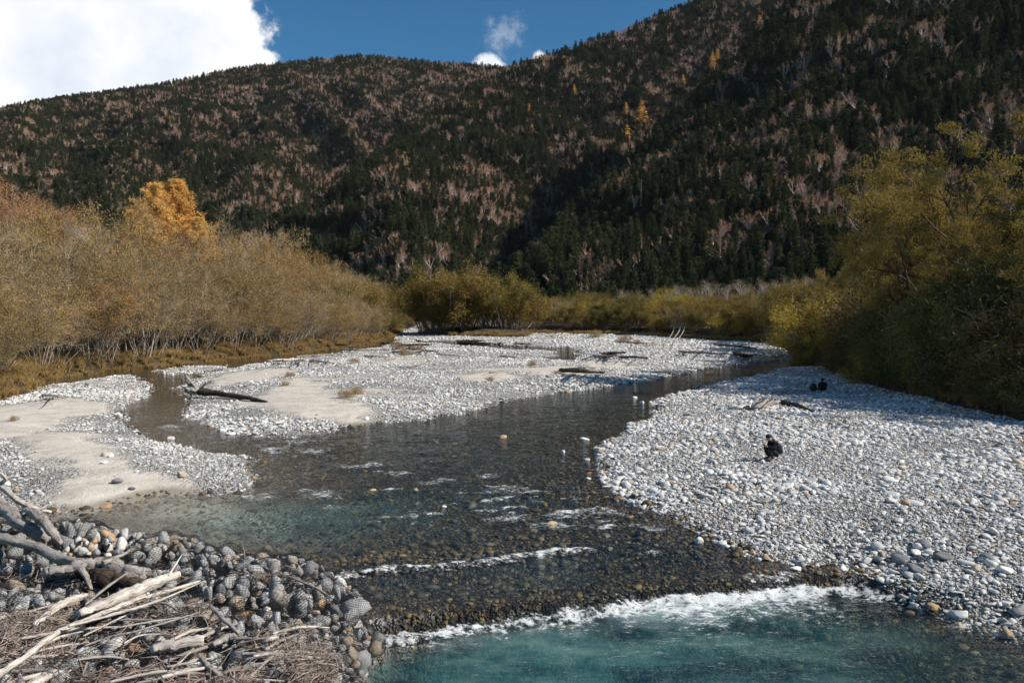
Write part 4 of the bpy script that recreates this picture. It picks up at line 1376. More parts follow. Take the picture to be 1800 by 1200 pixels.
for (u, v, y, pair, wd, lb) in [
        (1440, 520, 76, SHRUB_Y[0], 1.2, 'bright yellow green willow overhanging the bend of the river'), (1420, 560, 80, SHRUB_Y[0], 1.1, 'lower yellow green bush at the water beside the bend'),
        (1475, 560, 68, SHRUB_Y[0], 1.0, 'yellow green bush under the spreading willow'),
        (1650, 540, 48, SHRUB_Y[0], 0.85, 'golden yellow bush glowing in front of the dark willows'), (1538, 585, 53, SHRUB_Y[0], 0.8, 'small yellow bush above the cobble bank'),
        (1400, 505, 100, ROUND[1], 1.0, 'grey green rounded willow beside the far treeline'), (1380, 525, 112, ROUND[2], 1.0, 'dark green willow at the bend before the far treeline'), (1355, 530, 125, ROUND[3], 1.0, 'dark willow next to the far treeline at the bend'),
        (1425, 500, 95, ROUND[0], 1.0, 'pale topped rounded willow behind the yellow green one'),
        (1790, 470, 45, SHRUB_G[0], 0.9, 'leafy green tree crown by the picture edge'), (1600, 570, 50, SHRUB_G[0], 1.0, 'green leaved bush below the forked willow'), (1700, 520, 46, SHRUB_G[0], 0.9, 'green bush between the golden bush and the picture edge'),
        (1520, 620, 55, SHRUB_G[0], 1.0, 'dull green bush at the edge of the cobbles')]:
    p = AT(u, v, y)
    plant('shrub' if pair not in ROUND else 'willow_tree', pair, p.x, y, p.z - 1.2, lb, 'bush' if pair not in ROUND else 'willow', wide=wd)
random.seed(5)
eR = [(1392, 626), (1440, 648), (1500, 672), (1560, 690), (1640, 712), (1720, 733), (1800, 750), (1900, 772)]
for i in range(96):
    f = i / 96 * (len(eR) - 1.001); k = int(f)
    u = eR[k][0] + (eR[k + 1][0] - eR[k][0]) * (f - k); v = eR[k][1] + (eR[k + 1][1] - eR[k][1]) * (f - k)
    x, y = G(u, v)
    off = (0.8, 2.4, 4.5, 7.0)[i % 4] + random.uniform(-.5, .5)
    x += off; y += off * 0.25
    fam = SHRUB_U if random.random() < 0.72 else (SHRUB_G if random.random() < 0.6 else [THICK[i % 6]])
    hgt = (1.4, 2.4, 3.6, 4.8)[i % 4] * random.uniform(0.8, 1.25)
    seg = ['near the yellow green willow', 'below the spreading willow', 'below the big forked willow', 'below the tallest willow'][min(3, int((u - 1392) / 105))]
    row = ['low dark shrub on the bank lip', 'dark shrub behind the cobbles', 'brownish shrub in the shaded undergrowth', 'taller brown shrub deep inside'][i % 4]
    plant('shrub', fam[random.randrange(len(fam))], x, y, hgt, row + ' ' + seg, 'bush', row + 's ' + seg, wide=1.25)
for i in range(9):
    u = 1600 + 220 * (i + random.random()) / 9
    y = random.uniform(49, 60)
    p = AT(u, random.uniform(500, 590), y)
    plant('bare_tree', BARE[i % 2], p.x, y, max(4, p.z - 1.2), 'thin pale stemmed sapling in the undergrowth under the riverside willows', 'tree', 'pale saplings under the riverside willows', wide=0.45)

# ---------------- small plants on the gravel
for (u, v, hp, lb) in [(1046, 592, 13, 'round ochre bush alone on the far gravel'), (1097, 600, 13, 'ochre bush at the edge of the far gravel'), (1120, 603, 9, 'low rusty bush beside the ochre one on the far gravel'), (622, 636, 10, 'small olive plant beside a fallen pole on the middle bar'),
                       (712, 622, 13, 'green and brown plant in the driftwood heap on the middle bar'), (700, 612, 15, 'twiggy brown bush in the driftwood heap'), (735, 616, 11, 'ochre plant behind the driftwood heap on the middle bar'), (510, 660, 9, 'withered plant on the sandy middle bar'),
                       (610, 698, 16, 'brown twiggy bush at the edge of the sand'), (628, 690, 13, 'olive brown plant beside the twiggy bush near the sand'), (862, 668, 8, 'straw coloured tuft on the middle of the bar'), (935, 640, 9, 'dry yellowish plant on the bar near the shaded ripple'),
                       (500, 676, 8, 'tiny dry plant near the stranded trunk'), (25, 738, 9, 'ochre tuft on the sand of the near bar'), (1310, 594, 9, 'brown weed clump under the leaning pale poles'), (978, 655, 8, 'brown weed clump by the stacked driftwood'), (920, 590, 11, 'brown bush at the foot of the island clump')]:
    x, y = G(u, v, 0.35)
    plant('small_bush', SHRUB_S[0], x, y, hp / FPX * y * 0.95, lb, 'bush', wide=1.0)

# ---------------- grass along the banks
rng = rs(77)
C = []
for i in range(2600):
    s_ = rng.uniform(-3, Ls[-1]); x, y = epos(s_)
    o_ = rng.uniform(0.0, 1.0) ** 1.5 * 4.5 - 0.5
    C.append((x - o_ + rng.normal() * 0.2, y + rng.normal() * 0.3, rng.uniform(0.45, 1.0)))
for i in range(1600):
    f = rng.uniform(0, len(eR) - 1.001); k = int(f)
    u = eR[k][0] + (eR[k + 1][0] - eR[k][0]) * (f - k); v = eR[k][1] + (eR[k + 1][1] - eR[k][1]) * (f - k)
    x, y = G(u, v); o_ = rng.uniform(0, 1) ** 1.3 * 5
    C.append((x + o_ + 0.2, y + rng.normal() * .4, rng.uniform(0.5, 1.1)))
for i in range(420):
    u = rng.uniform(735, 1400); v = float(np.interp(u, [735, 800, 925, 935, 1100, 1395], [588, 592, 594, 587, 590, 607]))
    x, y = G(u, v); C.append((x, y + rng.uniform(0.2, 2), rng.uniform(0.6, 1.3)))
C = np.array(C)
hz = ground_all(C[:, 0], C[:, 1])[0]
scatter('bank_grass', np.stack([C[:, 0], C[:, 1], hz - 0.05], -1), np.stack([C[:, 0] * 0, C[:, 0] * 0, rng.uniform(0, 6.3, len(C))], -1), np.repeat(C[:, 2:3], 3, 1) * np.array([1.3, 1.3, 1]), coll('tuft', TUFTS),
        'ochre and green grass along the foot of the trees')

# ------------------------------------------------------------------ cobbles
rng = rs(42)
NS = 560000
# density falls with distance
def ydens(n, y0, y1, k, rng):
    q = rng.random(n); e = 2 - k
    return (y0 ** e + q * (y1 ** e - y0 ** e)) ** (1 / e)


yy1 = ydens(640000, 11, 200, 1.5, rng)
uu1 = rng.uniform(-60, 1860, len(yy1))
x1 = (uu1 - 900) / FPX * yy1
hh1, sd1, sb1, sj1, wz1 = ground_all(x1, yy1)
sa = np.zeros_like(x1)
for p in SANDS:
    s_ = sdf(p, x1, yy1) + 0.5 + 0.7 * fbm(x1 * 0.6, yy1 * 0.6, 31, 5) * np.clip(yy1 / 25, 0.6, 3)
    sa = np.maximum(sa, ss(s_, -0.9, 0.8))
k1 = (sd1 > -0.45) & (sb1 < 0.0) & (sj1 < -0.2) & (rng.random(len(x1)) > sa * 0.93) & (hh1 > wz1 - 0.13)
patchy = fbm(x1 * 0.35, yy1 * 0.35, 81, 3)
k1 &= rng.random(len(x1)) < np.clip(1.0 + patchy * 1.3, 0.2, 1)
sm = np.clip(sandn_ := fbm(x1 * 0.09, yy1 * 0.22, 33), -1, 1)
k1 &= ~((ss(sm, 0.28, 0.5) > rng.random(len(x1))) & (yy1 > 45) & (sd1 > 2))
x1, y1, h1, sd1 = x1[k1], yy1[k1], hh1[k1], sd1[k1]
n = len(x1)
s1_ = np.where(x1 > 0.05 * y1, 0.080, 0.060) * np.maximum(1, (y1 / 24) ** 0.5) * np.exp(rng.normal(size=n) * 0.5)
s1_ *= 0.72 + 0.60 * ss(fbm(x1 * 0.3, y1 * 0.3, 83, 3), -0.3, 0.45)
s1_ *= np.where(sa[k1] > 0.5, 0.42, 1.0)
s1_ = np.clip(s1_, 0.03, 0.36 * np.maximum(1, y1 / 70))
P1 = np.stack([x1, y1, h1 + s1_ * 0.12], -1)
R1 = np.stack([rng.normal(size=n) * 0.25, rng.normal(size=n) * 0.25, rng.uniform(0, 6.3, n)], -1)
S1 = s1_[:, None] * rng.uniform(0.75, 1.3, (n, 3)) * np.array([1.08, 1.0, 0.85])
scatter('gravel', P1, R1, S1, coll('cobble', ST), 'pale grey river cobbles and gravel covering the bars')
print('gravel', n)
# stones under water
yy2 = ydens(42000, 11, 75, 1.2, rng)
uu2 = rng.uniform(-60, 1860, len(yy2)); x2 = (uu2 - 900) / FPX * yy2
hh2, sd2, sb2, sj2, wz2 = ground_all(x2, yy2)
t2_ = w2t(x2, yy2)
k2 = (hh2 < wz2 + 0.02) & (sb2 < -0.6) & (sj2 < 0.3) & ((t2_ < 0.5) | (rng.random(len(x2)) < 0.35)) & (hh2 > wz2 - 1.6)
x2, y2, h2 = x2[k2], yy2[k2], hh2[k2]
n = len(x2)
s2_ = np.clip(0.10 * np.exp(rng.normal(size=n) * 0.5), 0.04, 0.36)
s2_ = np.where(np.abs(t2_[k2] + 0.3) < 1.0, np.clip(s2_, 0.03, 0.10), s2_)
scatter('river_bed_stones', np.stack([x2, y2, h2 + s2_ * 0.1], -1), np.stack([rng.normal(size=n) * 0.2, rng.normal(size=n) * 0.2, rng.uniform(0, 6.3, n)], -1), s2_[:, None] * rng.uniform(0.8, 1.25, (n, 3)),
        coll('bed_stone', STW), 'brown and ochre stones on the river bed')
print('bed', n)
yy3 = ydens(60000, 11, 34, 1.2, rng)
uu3 = rng.uniform(200, 1800, len(yy3)); x3 = (uu3 - 900) / FPX * yy3
hh3, sd3, sb3, sj3, wz3 = ground_all(x3, yy3)
up3, vp3 = PX(x3, yy3, wz3)
wgt = 0.6 * np.exp(-((w1t(x3, yy3) + 0.8) / 0.8) ** 2) * (up3 < 1000) + 0.28 * np.exp(-((w2t(x3, yy3) + 0.45) / 0.45) ** 2) + 0.12 * np.exp(-((up3 - 900) / 300) ** 2 - ((vp3 - 890) / 60) ** 2) + 0.10 * np.exp(-((up3 - 520) / 140) ** 2 - ((vp3 - 800) / 25) ** 2)
wgt += 0.20 * np.exp(-((sd3 + 0.7) / 0.7) ** 2)
k3 = (hh3 < wz3) & (sj3 < 0) & (hh3 > wz3 - 1.0) & (rng.random(len(x3)) < wgt * 0.55)
x3, y3, h3 = x3[k3], yy3[k3], hh3[k3]; n = len(x3)
s3_ = np.clip(0.072 * np.exp(rng.normal(size=n) * 0.5), 0.03, 0.22)
scatter('amber_bed_stones', np.stack([x3, y3, h3 + s3_ * 0.15], -1), np.stack([rng.normal(size=n) * 0.2, rng.normal(size=n) * 0.2, rng.uniform(0, 6.3, n)], -1), s3_[:, None] * rng.uniform(0.8, 1.25, (n, 3)),
        coll('amber_stone', [stone_mesh(950 + i, 2, M_AMBER, 6, 0.2, (1, .8, .5)) for i in range(3)]), 'amber stones on the sills and under the rapids')

# larger stones, one object each
NOTED = [(1607, 1028, 0.40, 'angular blue grey boulder at the water edge'), (1655, 985, 0.40, 'dark grey block with flat stones stacked on top'), (1664, 1000, 0.26, 'pale pointed stone leaning on the dark grey block'), (1625, 1000, 0.33, 'large pale boulder above the blue grey one'),
         (1580, 1015, 0.42, 'flat grey slab at the water edge'), (780, 887, 0.17, 'white rounded stone alone in the rapids'), (1027, 770, 0.40, 'long white flat stone in the calm reach'), (731, 858, 0.20, 'brown topped stone in the rapids'),
         (1109, 880, 0.26, 'white block at the tip of the cobble bank'), (885, 766, 0.32, 'flat tan stone just breaking the surface'), (753, 735, 0.30, 'white stone off the edge of the middle bar'), (990, 791, 0.2, 'white small stone in the calm reach'),
         (1060, 775, 0.28, 'pale stone in the shallows off the bank tip'), (1032, 805, 0.22, 'pale stone farther out in the shallows'), (655, 858, 0.2, 'ochre stone beside the brown topped one'), (1033, 838, 0.2, 'grey stone in the shallows beside the bank'),
         (970, 918, 0.3, 'ochre stone with white water around it'), (1108, 905, 0.22, 'amber stone near the broken water off the bank'), (1540, 1010, 0.3, 'grey stone half in the water near the slab'), (1690, 1070, 0.36, 'low grey stone on the downstream shore'),
         (1765, 1040, 0.36, 'rounded pale boulder on the downstream shore'), (1790, 1075, 0.4, 'dark boulder by the picture edge on the shore'), (1770, 1098, 0.22, 'tan stone standing in the shallows downstream'), (1685, 1088, 0.22, 'orange stone under the little chute'),
         (1640, 1060, 0.26, 'olive flat stone just under water'), (1400, 985, 0.24, 'pale stone on the lip of the lower sill'), (1345, 968, 0.22, 'yellowish white stone at the bend of the shore'), (1230, 945, 0.24, 'pale stone at the shore near the rapids'),
         (1500, 795, 0.42, 'large pale flat stone in the middle of the cobble bank'), (1760, 830, 0.5, 'biggest pale boulder on the open cobbles'), (1160, 800, 0.3, 'orange brown stone on the cobble bank tip'), (205, 855, 0.32, 'dark tilted slab on the sandy near bar'),
         (232, 862, 0.22, 'small dark stone beside the tilted slab'), (183, 828, 0.26, 'flat grey stone on the sand of the near bar'), (120, 700, 0.3, 'pale stone on the back of the near bar'), (300, 768, 0.3, 'grey flat stone at the edge of the side channel'), (1128, 706, 0.4, 'white stone at the head of the cobble bank'),
         (1115, 697, 0.35, 'white flat stone off the head of the bank'), (1735, 990, 0.33, 'white rounded stone beside the dark pool of shade'), (1565, 905, 0.28, 'grey angular stone above the fine gravel patch'), (1318, 938, 0.3, 'upright grey stone at the shore above the bend'), (1480, 985, 0.25, 'white stone near the sill on the shore')]
for i, (u, v, s_, lb) in enumerate(NOTED):
    x, y = G(u, v, -0.34 if (u > 1480 and v > 995) else 0.05)
    if y > 100: continue
    tone = 1 if any(k_ in lb for k_ in ('dark', 'blue grey', 'grey block', 'slab')) else (3 if any(k_ in lb for k_ in ('tan', 'ochre', 'orange', 'amber', 'brown', 'yellow', 'olive')) else 2)
    if ' grey ' in ' ' + lb and tone == 2: tone = 0
    s_ *= 1.12
    under = 'under water' in lb
    zs_ = max(gh(x, y) + s_ * 0.14, float(water_z(np.array(x), np.array(y))) + (-0.10 if under else s_ * 0.02))
    o = obj('boulder' if s_ > 0.44 else 'river_stone', STN[tone][i % 4], None, (x, y, zs_), (random.uniform(-.2, .2), random.uniform(-.2, .2), random.uniform(0, 6)), (s_, s_ * random.uniform(.85, 1.1), s_ * random.uniform(.65, .95)))
    tag(o, lb, 'stone')
for (u, v, s_, dz, lb) in [(1655, 985, 0.24, 0.30, 'flat pale stone lying on the dark grey block'), (1656, 985, 0.18, 0.38, 'topmost small stone of the little stack')]:
    x, y = G(u, v, 0.05)
    o = obj('river_stone', STB[3], None, (x, y, gh(x, y) + dz), (0, 0, 1), (s_, s_, s_ * 0.6)); tag(o, lb, 'stone')
rng = rs(43)
cnt = 0
while cnt < 230:
    y = float(ydens(1, 12, 48, 1.3, rng)[0]); u = rng.uniform(0, 1800); x = (u - 900) / FPX * y
    q = ground_all(np.array([x]), np.array([y]))
    if q[1][0] < -0.5 or q[2][0] > 0 or q[3][0] > -0.3 or q[0][0] < q[4][0] - 0.2: continue
    if any(sdf(p, np.array([x]), np.array([y]))[0] > 0 for p in SANDS): continue
    onshore = q[1][0] < 1.2
    if not onshore and rng.random() < 0.45: continue
    s_ = float(np.clip(0.165 * math.exp(rng.normal() * 0.35) * (1.1 if onshore else 1), 0.11, 0.36))
    o = obj('river_stone', STB[int(rng.integers(0, 7))], None, (x, y, q[0][0] + s_ * 0.16), tuple(rng.normal(size=3) * (0.3, 0.3, 3)), tuple(s_ * rng.uniform(0.8, 1.2, 3)))
    where = 'cobble bank by the lower sill' if (x > 3 and y < 22) else ('open cobble bank' if x > 3 else ('gravel spit of the near bar' if x < -4 and y < 40 else 'middle gravel bar'))
    lb = 'larger stone %s %s' % ('at the water edge of the' if onshore else 'among the cobbles of the', where)
    tag(o, lb, 'stone', lb.replace('larger stone', 'larger stones'))
    cnt += 1

# ------------------------------------------------------------------ netted stone mattress (foreground)
M_BSTONE = [None]


def bag_stone_material():
    m, t, out = mat('netted_stone')
    oi = t.n('ShaderNodeObjectInfo').outputs['Random']
    tc = t.n('ShaderNodeTexCoord').outputs['Object']
    col = t.ramp(oi, [(0.0, (0.36, 0.365, 0.36)), (0.3, (0.52, 0.52, 0.505)), (0.5, (0.26, 0.265, 0.265)), (0.7, (0.46, 0.46, 0.45)), (0.85, (0.40, 0.34, 0.27)), (0.93, (0.48, 0.31, 0.17)), (1.0, (0.64, 0.63, 0.60))])
    n = t.noise(tc, 3.0, 6, 0.65)
    col = t.mix(1.0, col, t.ramp(n, [(0.3, g3(0.6)), (0.7, g3(1.15))]), 'MULTIPLY')
    bmp = t.n('ShaderNodeBump', {'Strength': 0.5, 'Distance': 0.03, 'Height': n})
    b = t.n('ShaderNodeBsdfPrincipled', {'Base Color': col, 'Roughness': 0.8, 'Normal': bmp.outputs[0], 'Specular IOR Level': 0.3})
    t.nt.links.new(b.outputs[0], out.inputs[0])
    return m


M_BS = bag_stone_material()
BST = [stone_mesh(960 + i, 2, M_BS, 9, 0.25, [(1.05, .85, .6), (1.25, .75, .65), (.95, .9, .75), (1.2, .9, .5), (.9, .7, .8)][i], i % 2 == 0) for i in range(5)]
BST = [b for b in BST]


def net_bag_template(seed):
    """stones packed on a low dome, and a knotted diamond net drawn tight over them"""
    rng = rs(seed)
    rx, rzz = 1.0, 0.46
    cs = []
    tries = 0
    while len(cs) < 58 and tries < 4000:
        tries += 1
        a = rng.uniform(0, 6.283); t = math.sqrt(rng.uniform(0, 1)) * 1.62
        p = np.array([math.sin(t) * math.cos(a) * rx, math.sin(t) * math.sin(a) * rx, math.cos(t) * rzz + 0.05])
        r = float(np.clip(0.125 * math.exp(rng.normal() * 0.42), 0.065, 0.27))
        p = p * (1 - r * 0.75)
        if all(np.linalg.norm((p - q) * np.array([1, 1, 1.2])) > (r + qr) * 0.80 for q, qr in cs):
            cs.append((p, r))
    P = np.array([c[0] for c in cs]); Rr = np.array([c[1] for c in cs]) * 1.0
    n = 64
    g = np.linspace(-1, 1, n) * 1.25
    A, B = np.meshgrid(g, g)
    # diagonal lattice
    a_ = (A - B) * 0.78; b_ = (A + B) * 0.78
    th = np.hypot(a_, b_); ph = np.arctan2(b_, a_)
    D = np.stack([np.sin(th) * np.cos(ph) * rx, np.sin(th) * np.sin(ph) * rx, np.cos(th) * rzz], -1)
    O = np.array([0, 0, 0.0])
    Dn = D / np.linalg.norm(D, axis=-1, keepdims=True)
    best = np.linalg.norm(D, axis=-1) * 0.90
    for p, r in zip(P, Rr):
        tca = Dn @ p
        d2 = p @ p - tca * tca
        rr = r * 1.10
        hit = (d2 < rr * rr) & (tca > 0)
        best = np.where(hit, np.maximum(best, tca + np.sqrt(np.clip(rr * rr - d2, 0, None))), best)
    # the taut net bridges the hollows
    for _ in range(7):
        pad = np.pad(best, 1, mode='edge')
        av = (pad[:-2, 1:-1] + pad[2:, 1:-1] + pad[1:-1, :-2] + pad[1:-1, 2:]) / 4
        best = np.maximum(best, av)
    W = Dn * (best + 0.012)[..., None]
    W[..., 2] = np.maximum(W[..., 2], -0.12 + 0 * W[..., 2])
    ok = th < 1.78
    segs = []
    idx = np.arange(n * n).reshape(n, n)
    for (s0, s1) in ((idx[:, :-1], idx[:, 1:]), (idx[:-1, :], idx[1:, :])):
        s0 = s0.ravel(); s1 = s1.ravel()
        m_ = ok.ravel()[s0] & ok.ravel()[s1]
        segs.append(np.stack([s0[m_], s1[m_]], -1))
    segs = np.concatenate(segs)
    W = W.reshape(-1, 3); Nn = Dn.reshape(-1, 3)
    p0 = W[segs[:, 0]]; p1 = W[segs[:, 1]]
    d = p1 - p0; d /= np.linalg.norm(d, axis=1, keepdims=True) + 1e-9
    nn = Nn[segs[:, 0]]
    sd_ = np.cross(d, nn); sd_ /= np.linalg.norm(sd_, axis=1, keepdims=True) + 1e-9
    wd = 0.0027
    k = len(segs)
    V = np.concatenate([p0 + sd_ * wd, p0 - sd_ * wd, p0 + nn * wd * 1.4, p1 + sd_ * wd, p1 - sd_ * wd, p1 + nn * wd * 1.4])
    i = np.arange(k)
    Fq = np.concatenate([np.stack([i, i + 2 * k, i + 5 * k, i + 3 * k], -1), np.stack([i + 2 * k, i + k, i + 4 * k, i + 5 * k], -1)])
    return P, Rr, mesh_np('net', V, Fq, [M_NET])


BAGS = [net_bag_template(1000 + i) for i in range(4)]
bag_px = [(120, 925), (25, 930), (-60, 940), (195, 948), (280, 962), (365, 972), (440, 985), (490, 1005), (545, 1040), (570, 1072), (60, 985), (150, 995), (240, 1010), (330, 1020), (410, 1035), (490, 1055), (555, 1085),
          (0, 1040), (90, 1050), (180, 1060), (270, 1075), (360, 1085), (445, 1100), (500, 1125), (545, 1112), (30, 1110), (120, 1125), (215, 1140), (310, 1155), (400, 1165), (480, 1180), (560, 1190), (60, 1190), (160, 1205), (260, 1220),
          (-40, 1130), (-50, 1050), (340, 1235), (430, 1245), (520, 1250), (560, 1250)]
bag_c = []
random.seed(21)
for i, (u, v) in enumerate(bag_px):
    z0 = 0.34
    x, y = G(u, v, z0 + 0.25)
    P, Rr, net = BAGS[i % 4]
    base = bpy.data.objects.new('net_bag', None); COL.objects.link(base)
    zb = max(-0.3, gh(x, y) - 0.05) + random.uniform(-0.02, 0.12)
    rz_ = random.uniform(0, 6.28); sc0 = random.uniform(0.88, 1.06)
    base.location = (x, y, zb); base.rotation_euler = (random.uniform(-.08, .08), random.uniform(-.08, .08), rz_); base.scale = (sc0, sc0, sc0 * random.uniform(0.9, 1.15))
    edge_ = 'at the tip by the lower sill' if i in (8, 9, 24, 16) else ('along the upstream water edge' if i in (0, 3, 4, 5, 6, 7) else ('under the big bleached logs' if u < 260 and v < 1080 else ('under the driftwood twigs' if v > 1090 else 'in the middle of the groyne')))
    tag(base, 'black net bag of grey stones %s' % edge_, 'net bag', 'net bags %s' % edge_)
    for j, (p, r) in enumerate(zip(P, Rr)):
        o = obj('stone', BST[(j + i) % 5], base, tuple(p), (j * 1.3, j * 0.7, j * 2.1 + i), (r * 2.25,) * 3)
    if i != 3:
        obj('net', net, base)
    bag_c.append((x, y, zb, sc0))
BC = np.array(bag_c)


def jetty_top(x, y):
    x = np.asarray(x, float); y = np.asarray(y, float)
    z = np.full(x.shape, 0.10)
    for bx, by, bz, bs in BC:
        d = np.hypot(x - bx, y - by) / (bs * 1.05)
        z = np.maximum(z, bz + bs * 0.53 * np.sqrt(np.clip(1 - d * d, 0, 1)))
    return z


# ------------------------------------------------------------------ driftwood
def catmull(P, n):
    P = np.array(P, float)
    t = np.linspace(0, len(P) - 1, n)
    out = []
    for s_ in t:
        i = min(int(s_), len(P) - 2); f = s_ - i
        p0 = P[max(i - 1, 0)]; p1 = P[i]; p2 = P[i + 1]; p3 = P[min(i + 2, len(P) - 1)]
        out.append(0.5 * ((2 * p1) + (-p0 + p2) * f + (2 * p0 - 5 * p1 + 4 * p2 - p3) * f * f + (-p0 + 3 * p1 - 3 * p2 + p3) * f ** 3))
    return np.array(out)


def log_mesh(name, lines, mat_, sides=12, knob=0.12, seed=0):
    rng = rs(seed)
    polys = []
    for P, r in lines:
        n = max(6, int(len(P) * 6))
        Q = catmull(P, n)
        rr = np.interp(np.linspace(0, 1, n), np.linspace(0, 1, len(r)), r)
        Q = Q + rng.normal(size=Q.shape) * rr[:, None] * 0.10
        rr = rr * (1 + rng.normal(size=n) * knob * 0.6)
        # closed ends
        Q = np.concatenate([Q[:1], Q, Q[-1:]]); rr = np.concatenate([[0.001], rr, [0.001]])
        Q[0] -= (Q[2] - Q[1]) * 0.02; Q[-1] += (Q[-2] - Q[-3]) * 0.02
        polys.append((Q, rr))
    gr = []
    V, F = tubes(polys, sides, gr, 0.16 if sides >= 12 else 0.08)
    # flutes along the grain
    G_ = np.concatenate(gr)
    me = mesh_np(name, V, F, [mat_], smooth=True)
    a = me.attributes.new('grain', 'FLOAT_VECTOR', 'POINT'); a.data.foreach_set('vector', G_.astype(np.float32).ravel())
    return me


def drift(name, pxs, rad, mat_, label, cat='driftwood', lift=0.0, sides=18, base='jetty', extra=None, seed=0, group=None):
    """pxs: photo pixels of the axis with the height z of each point"""
    P = []
    for (u, v, z) in pxs:
        x, y = G(u, v, z)
        P.append((x, y, z))
    o0 = np.array(P[0]) * [1, 1, 0]
    lines = [([tuple(np.array(p) - o0) for p in P], rad)]
    if extra:
        for e, er in extra:
            lines.append(([tuple(np.array((*G(u, v, z), z)) - o0) for (u, v, z) in e], er))
    o = obj(name, log_mesh(name, lines, mat_, sides, seed=seed), None, tuple(o0))
    tag(o, label, cat, group)
    return o


drift('driftwood_log', [(-60, 855, 1.25), (0, 890, 1.05), (45, 925, 0.95), (85, 945, 0.8)], [0.17, 0.16, 0.13, 0.08], M_DRIFTG, 'thick grey driftwood trunk lying across the upper corner of the groyne', seed=1,
      extra=[([(30, 905, 1.0), (52, 898, 1.15), (72, 912, 1.15), (92, 935, 1.0), (106, 955, 0.75)], [0.06, 0.09, 0.10, 0.085, 0.06]), ([(40, 905, 1.1), (75, 893, 1.2), (85, 885, 1.25)], [0.05, 0.035, 0.01])])
drift('driftwood_branch', [(-40, 800, 1.1), (0, 850, 1.05), (40, 885, 1.0), (90, 900, 0.8)], [0.10, 0.08, 0.06, 0.03], M_DRIFT, 'curved pale branch above the thick grey trunk', seed=2, extra=[([(0, 850, 1.05), (10, 840, 1.3), (-10, 825, 1.5)], [0.06, 0.04, 0.02])])
drift('driftwood_log', [(-60, 940, 0.95), (0, 947, 0.95), (50, 957, 0.92), (100, 978, 0.88), (140, 990, 0.85), (180, 992, 0.8), (232, 1008, 0.72), (252, 1012, 0.66)], [0.09, 0.10, 0.095, 0.09, 0.085, 0.13, 0.15, 0.06], M_DRIFTG,
      'long grey log with a splintered dark end in the middle of the driftwood', seed=3, extra=[([(130, 988, .9), (150, 1010, .75), (160, 1035, .6)], [.06, .05, .03]), ([(180, 990, .9), (215, 975, .95), (225, 968, 1.0)], [.05, .03, .015]), ([(80, 1005, .8), (120, 1000, .82), (150, 995, .85)], [.08, .08, .05])])
drift('driftwood_stump', [(150, 1003, 0.65), (200, 1018, 0.62), (258, 1030, 0.55)], [0.16, 0.20, 0.10], M_DRIFTD, 'dark wet underside of root wood below the long grey log', seed=4)
drift('driftwood_log', [(140, 1078, 0.78), (185, 1060, 0.82), (235, 1040, 0.86), (280, 1020, 0.9), (316, 1008, 0.9)], [0.055, 0.085, 0.10, 0.09, 0.05], M_DRIFT, 'bleached splintered log pointing at the river, palest of the pile', seed=5,
      extra=[([(160, 1085, .75), (220, 1062, .8), (262, 1042, .82)], [.03, .045, .02]), ([(125, 1085, .7), (170, 1062, .8), (205, 1042, .9)], [.03, .04, .01]), ([(296, 1012, .95), (310, 990, 1.1), (320, 974, 1.2)], [.02, .015, .006])])
drift('driftwood_log', [(60, 1098, 0.75), (100, 1068, 0.78), (130, 1052, 0.8), (155, 1045, 0.82)], [0.035, 0.06, 0.06, 0.03], M_DRIFT, 'short bleached log beside the palest one', seed=6)
drift('driftwood_branch', [(-30, 1205, 0.75), (0, 1183, 0.75), (50, 1150, 0.75), (100, 1112, 0.75), (160, 1085, 0.78), (240, 1055, 0.8), (335, 1026, 0.82), (352, 1020, 0.82)], [0.045, 0.045, 0.04, 0.04, 0.035, 0.03, 0.022, 0.008], M_DRIFT, 'long curving bleached branch running the length of the pile', seed=7)
drift('driftwood_branch', [(120, 1100, 0.85), (190, 1082, 0.86), (270, 1058, 0.88), (360, 1020, 0.9)], [0.02, 0.022, 0.018, 0.006], M_DRIFT, 'thin straight branch just above the long curving one', seed=8)
drift('driftwood_log', [(265, 1142, 0.72), (300, 1134, 0.74), (358, 1124, 0.76)], [0.05, 0.085, 0.07], M_DRIFT, 'stubby bleached log in the middle of the twigs', seed=9)
drift('driftwood_log', [(375, 1132, 0.70), (395, 1122, 0.72), (415, 1116, 0.74)], [0.04, 0.06, 0.04], M_DRIFTG, 'short brown broken log beside the stubby bleached one', seed=10)
drift('driftwood_branch', [(370, 1065, 0.85), (395, 1090, 0.8), (420, 1112, 0.75)], [0.028, 0.035, 0.03], M_DRIFTG, 'grey stick slanting down between two net bags', seed=11)
drift('driftwood_branch', [(462, 1128, 0.7), (478, 1122, 0.75), (488, 1118, 0.72)], [0.02, 0.04, 0.015], M_DRIFT, 'small white chunk of wood above the twigs', seed=12)
drift('driftwood_branch', [(490, 1166, 0.65), (495, 1152, 0.7), (510, 1148, 0.72), (522, 1146, 0.7)], [0.02, 0.022, 0.02, 0.01], M_DRIFT, 'hooked pale branch on the twigs near the pool', seed=13)
drift('driftwood_branch', [(350, 1150, 0.75), (365, 1170, 0.72), (385, 1185, 0.7)], [0.03, 0.04, 0.03], M_DRIFTG, 'brown bent branch in the twigs beside the stubby log', seed=14)
drift('driftwood_log', [(40, 1215, 0.75), (70, 1195, 0.75), (90, 1186, 0.75)], [0.06, 0.06, 0.03], M_DRIFT, 'bleached log end at the bottom edge of the picture', seed=15)
drift('driftwood_branch', [(150, 1062, 0.85), (190, 1030, 0.95), (225, 1006, 1.0)], [0.015, 0.022, 0.012], M_DRIFTG, 'brown stick propped against the dark splintered log', seed=16)
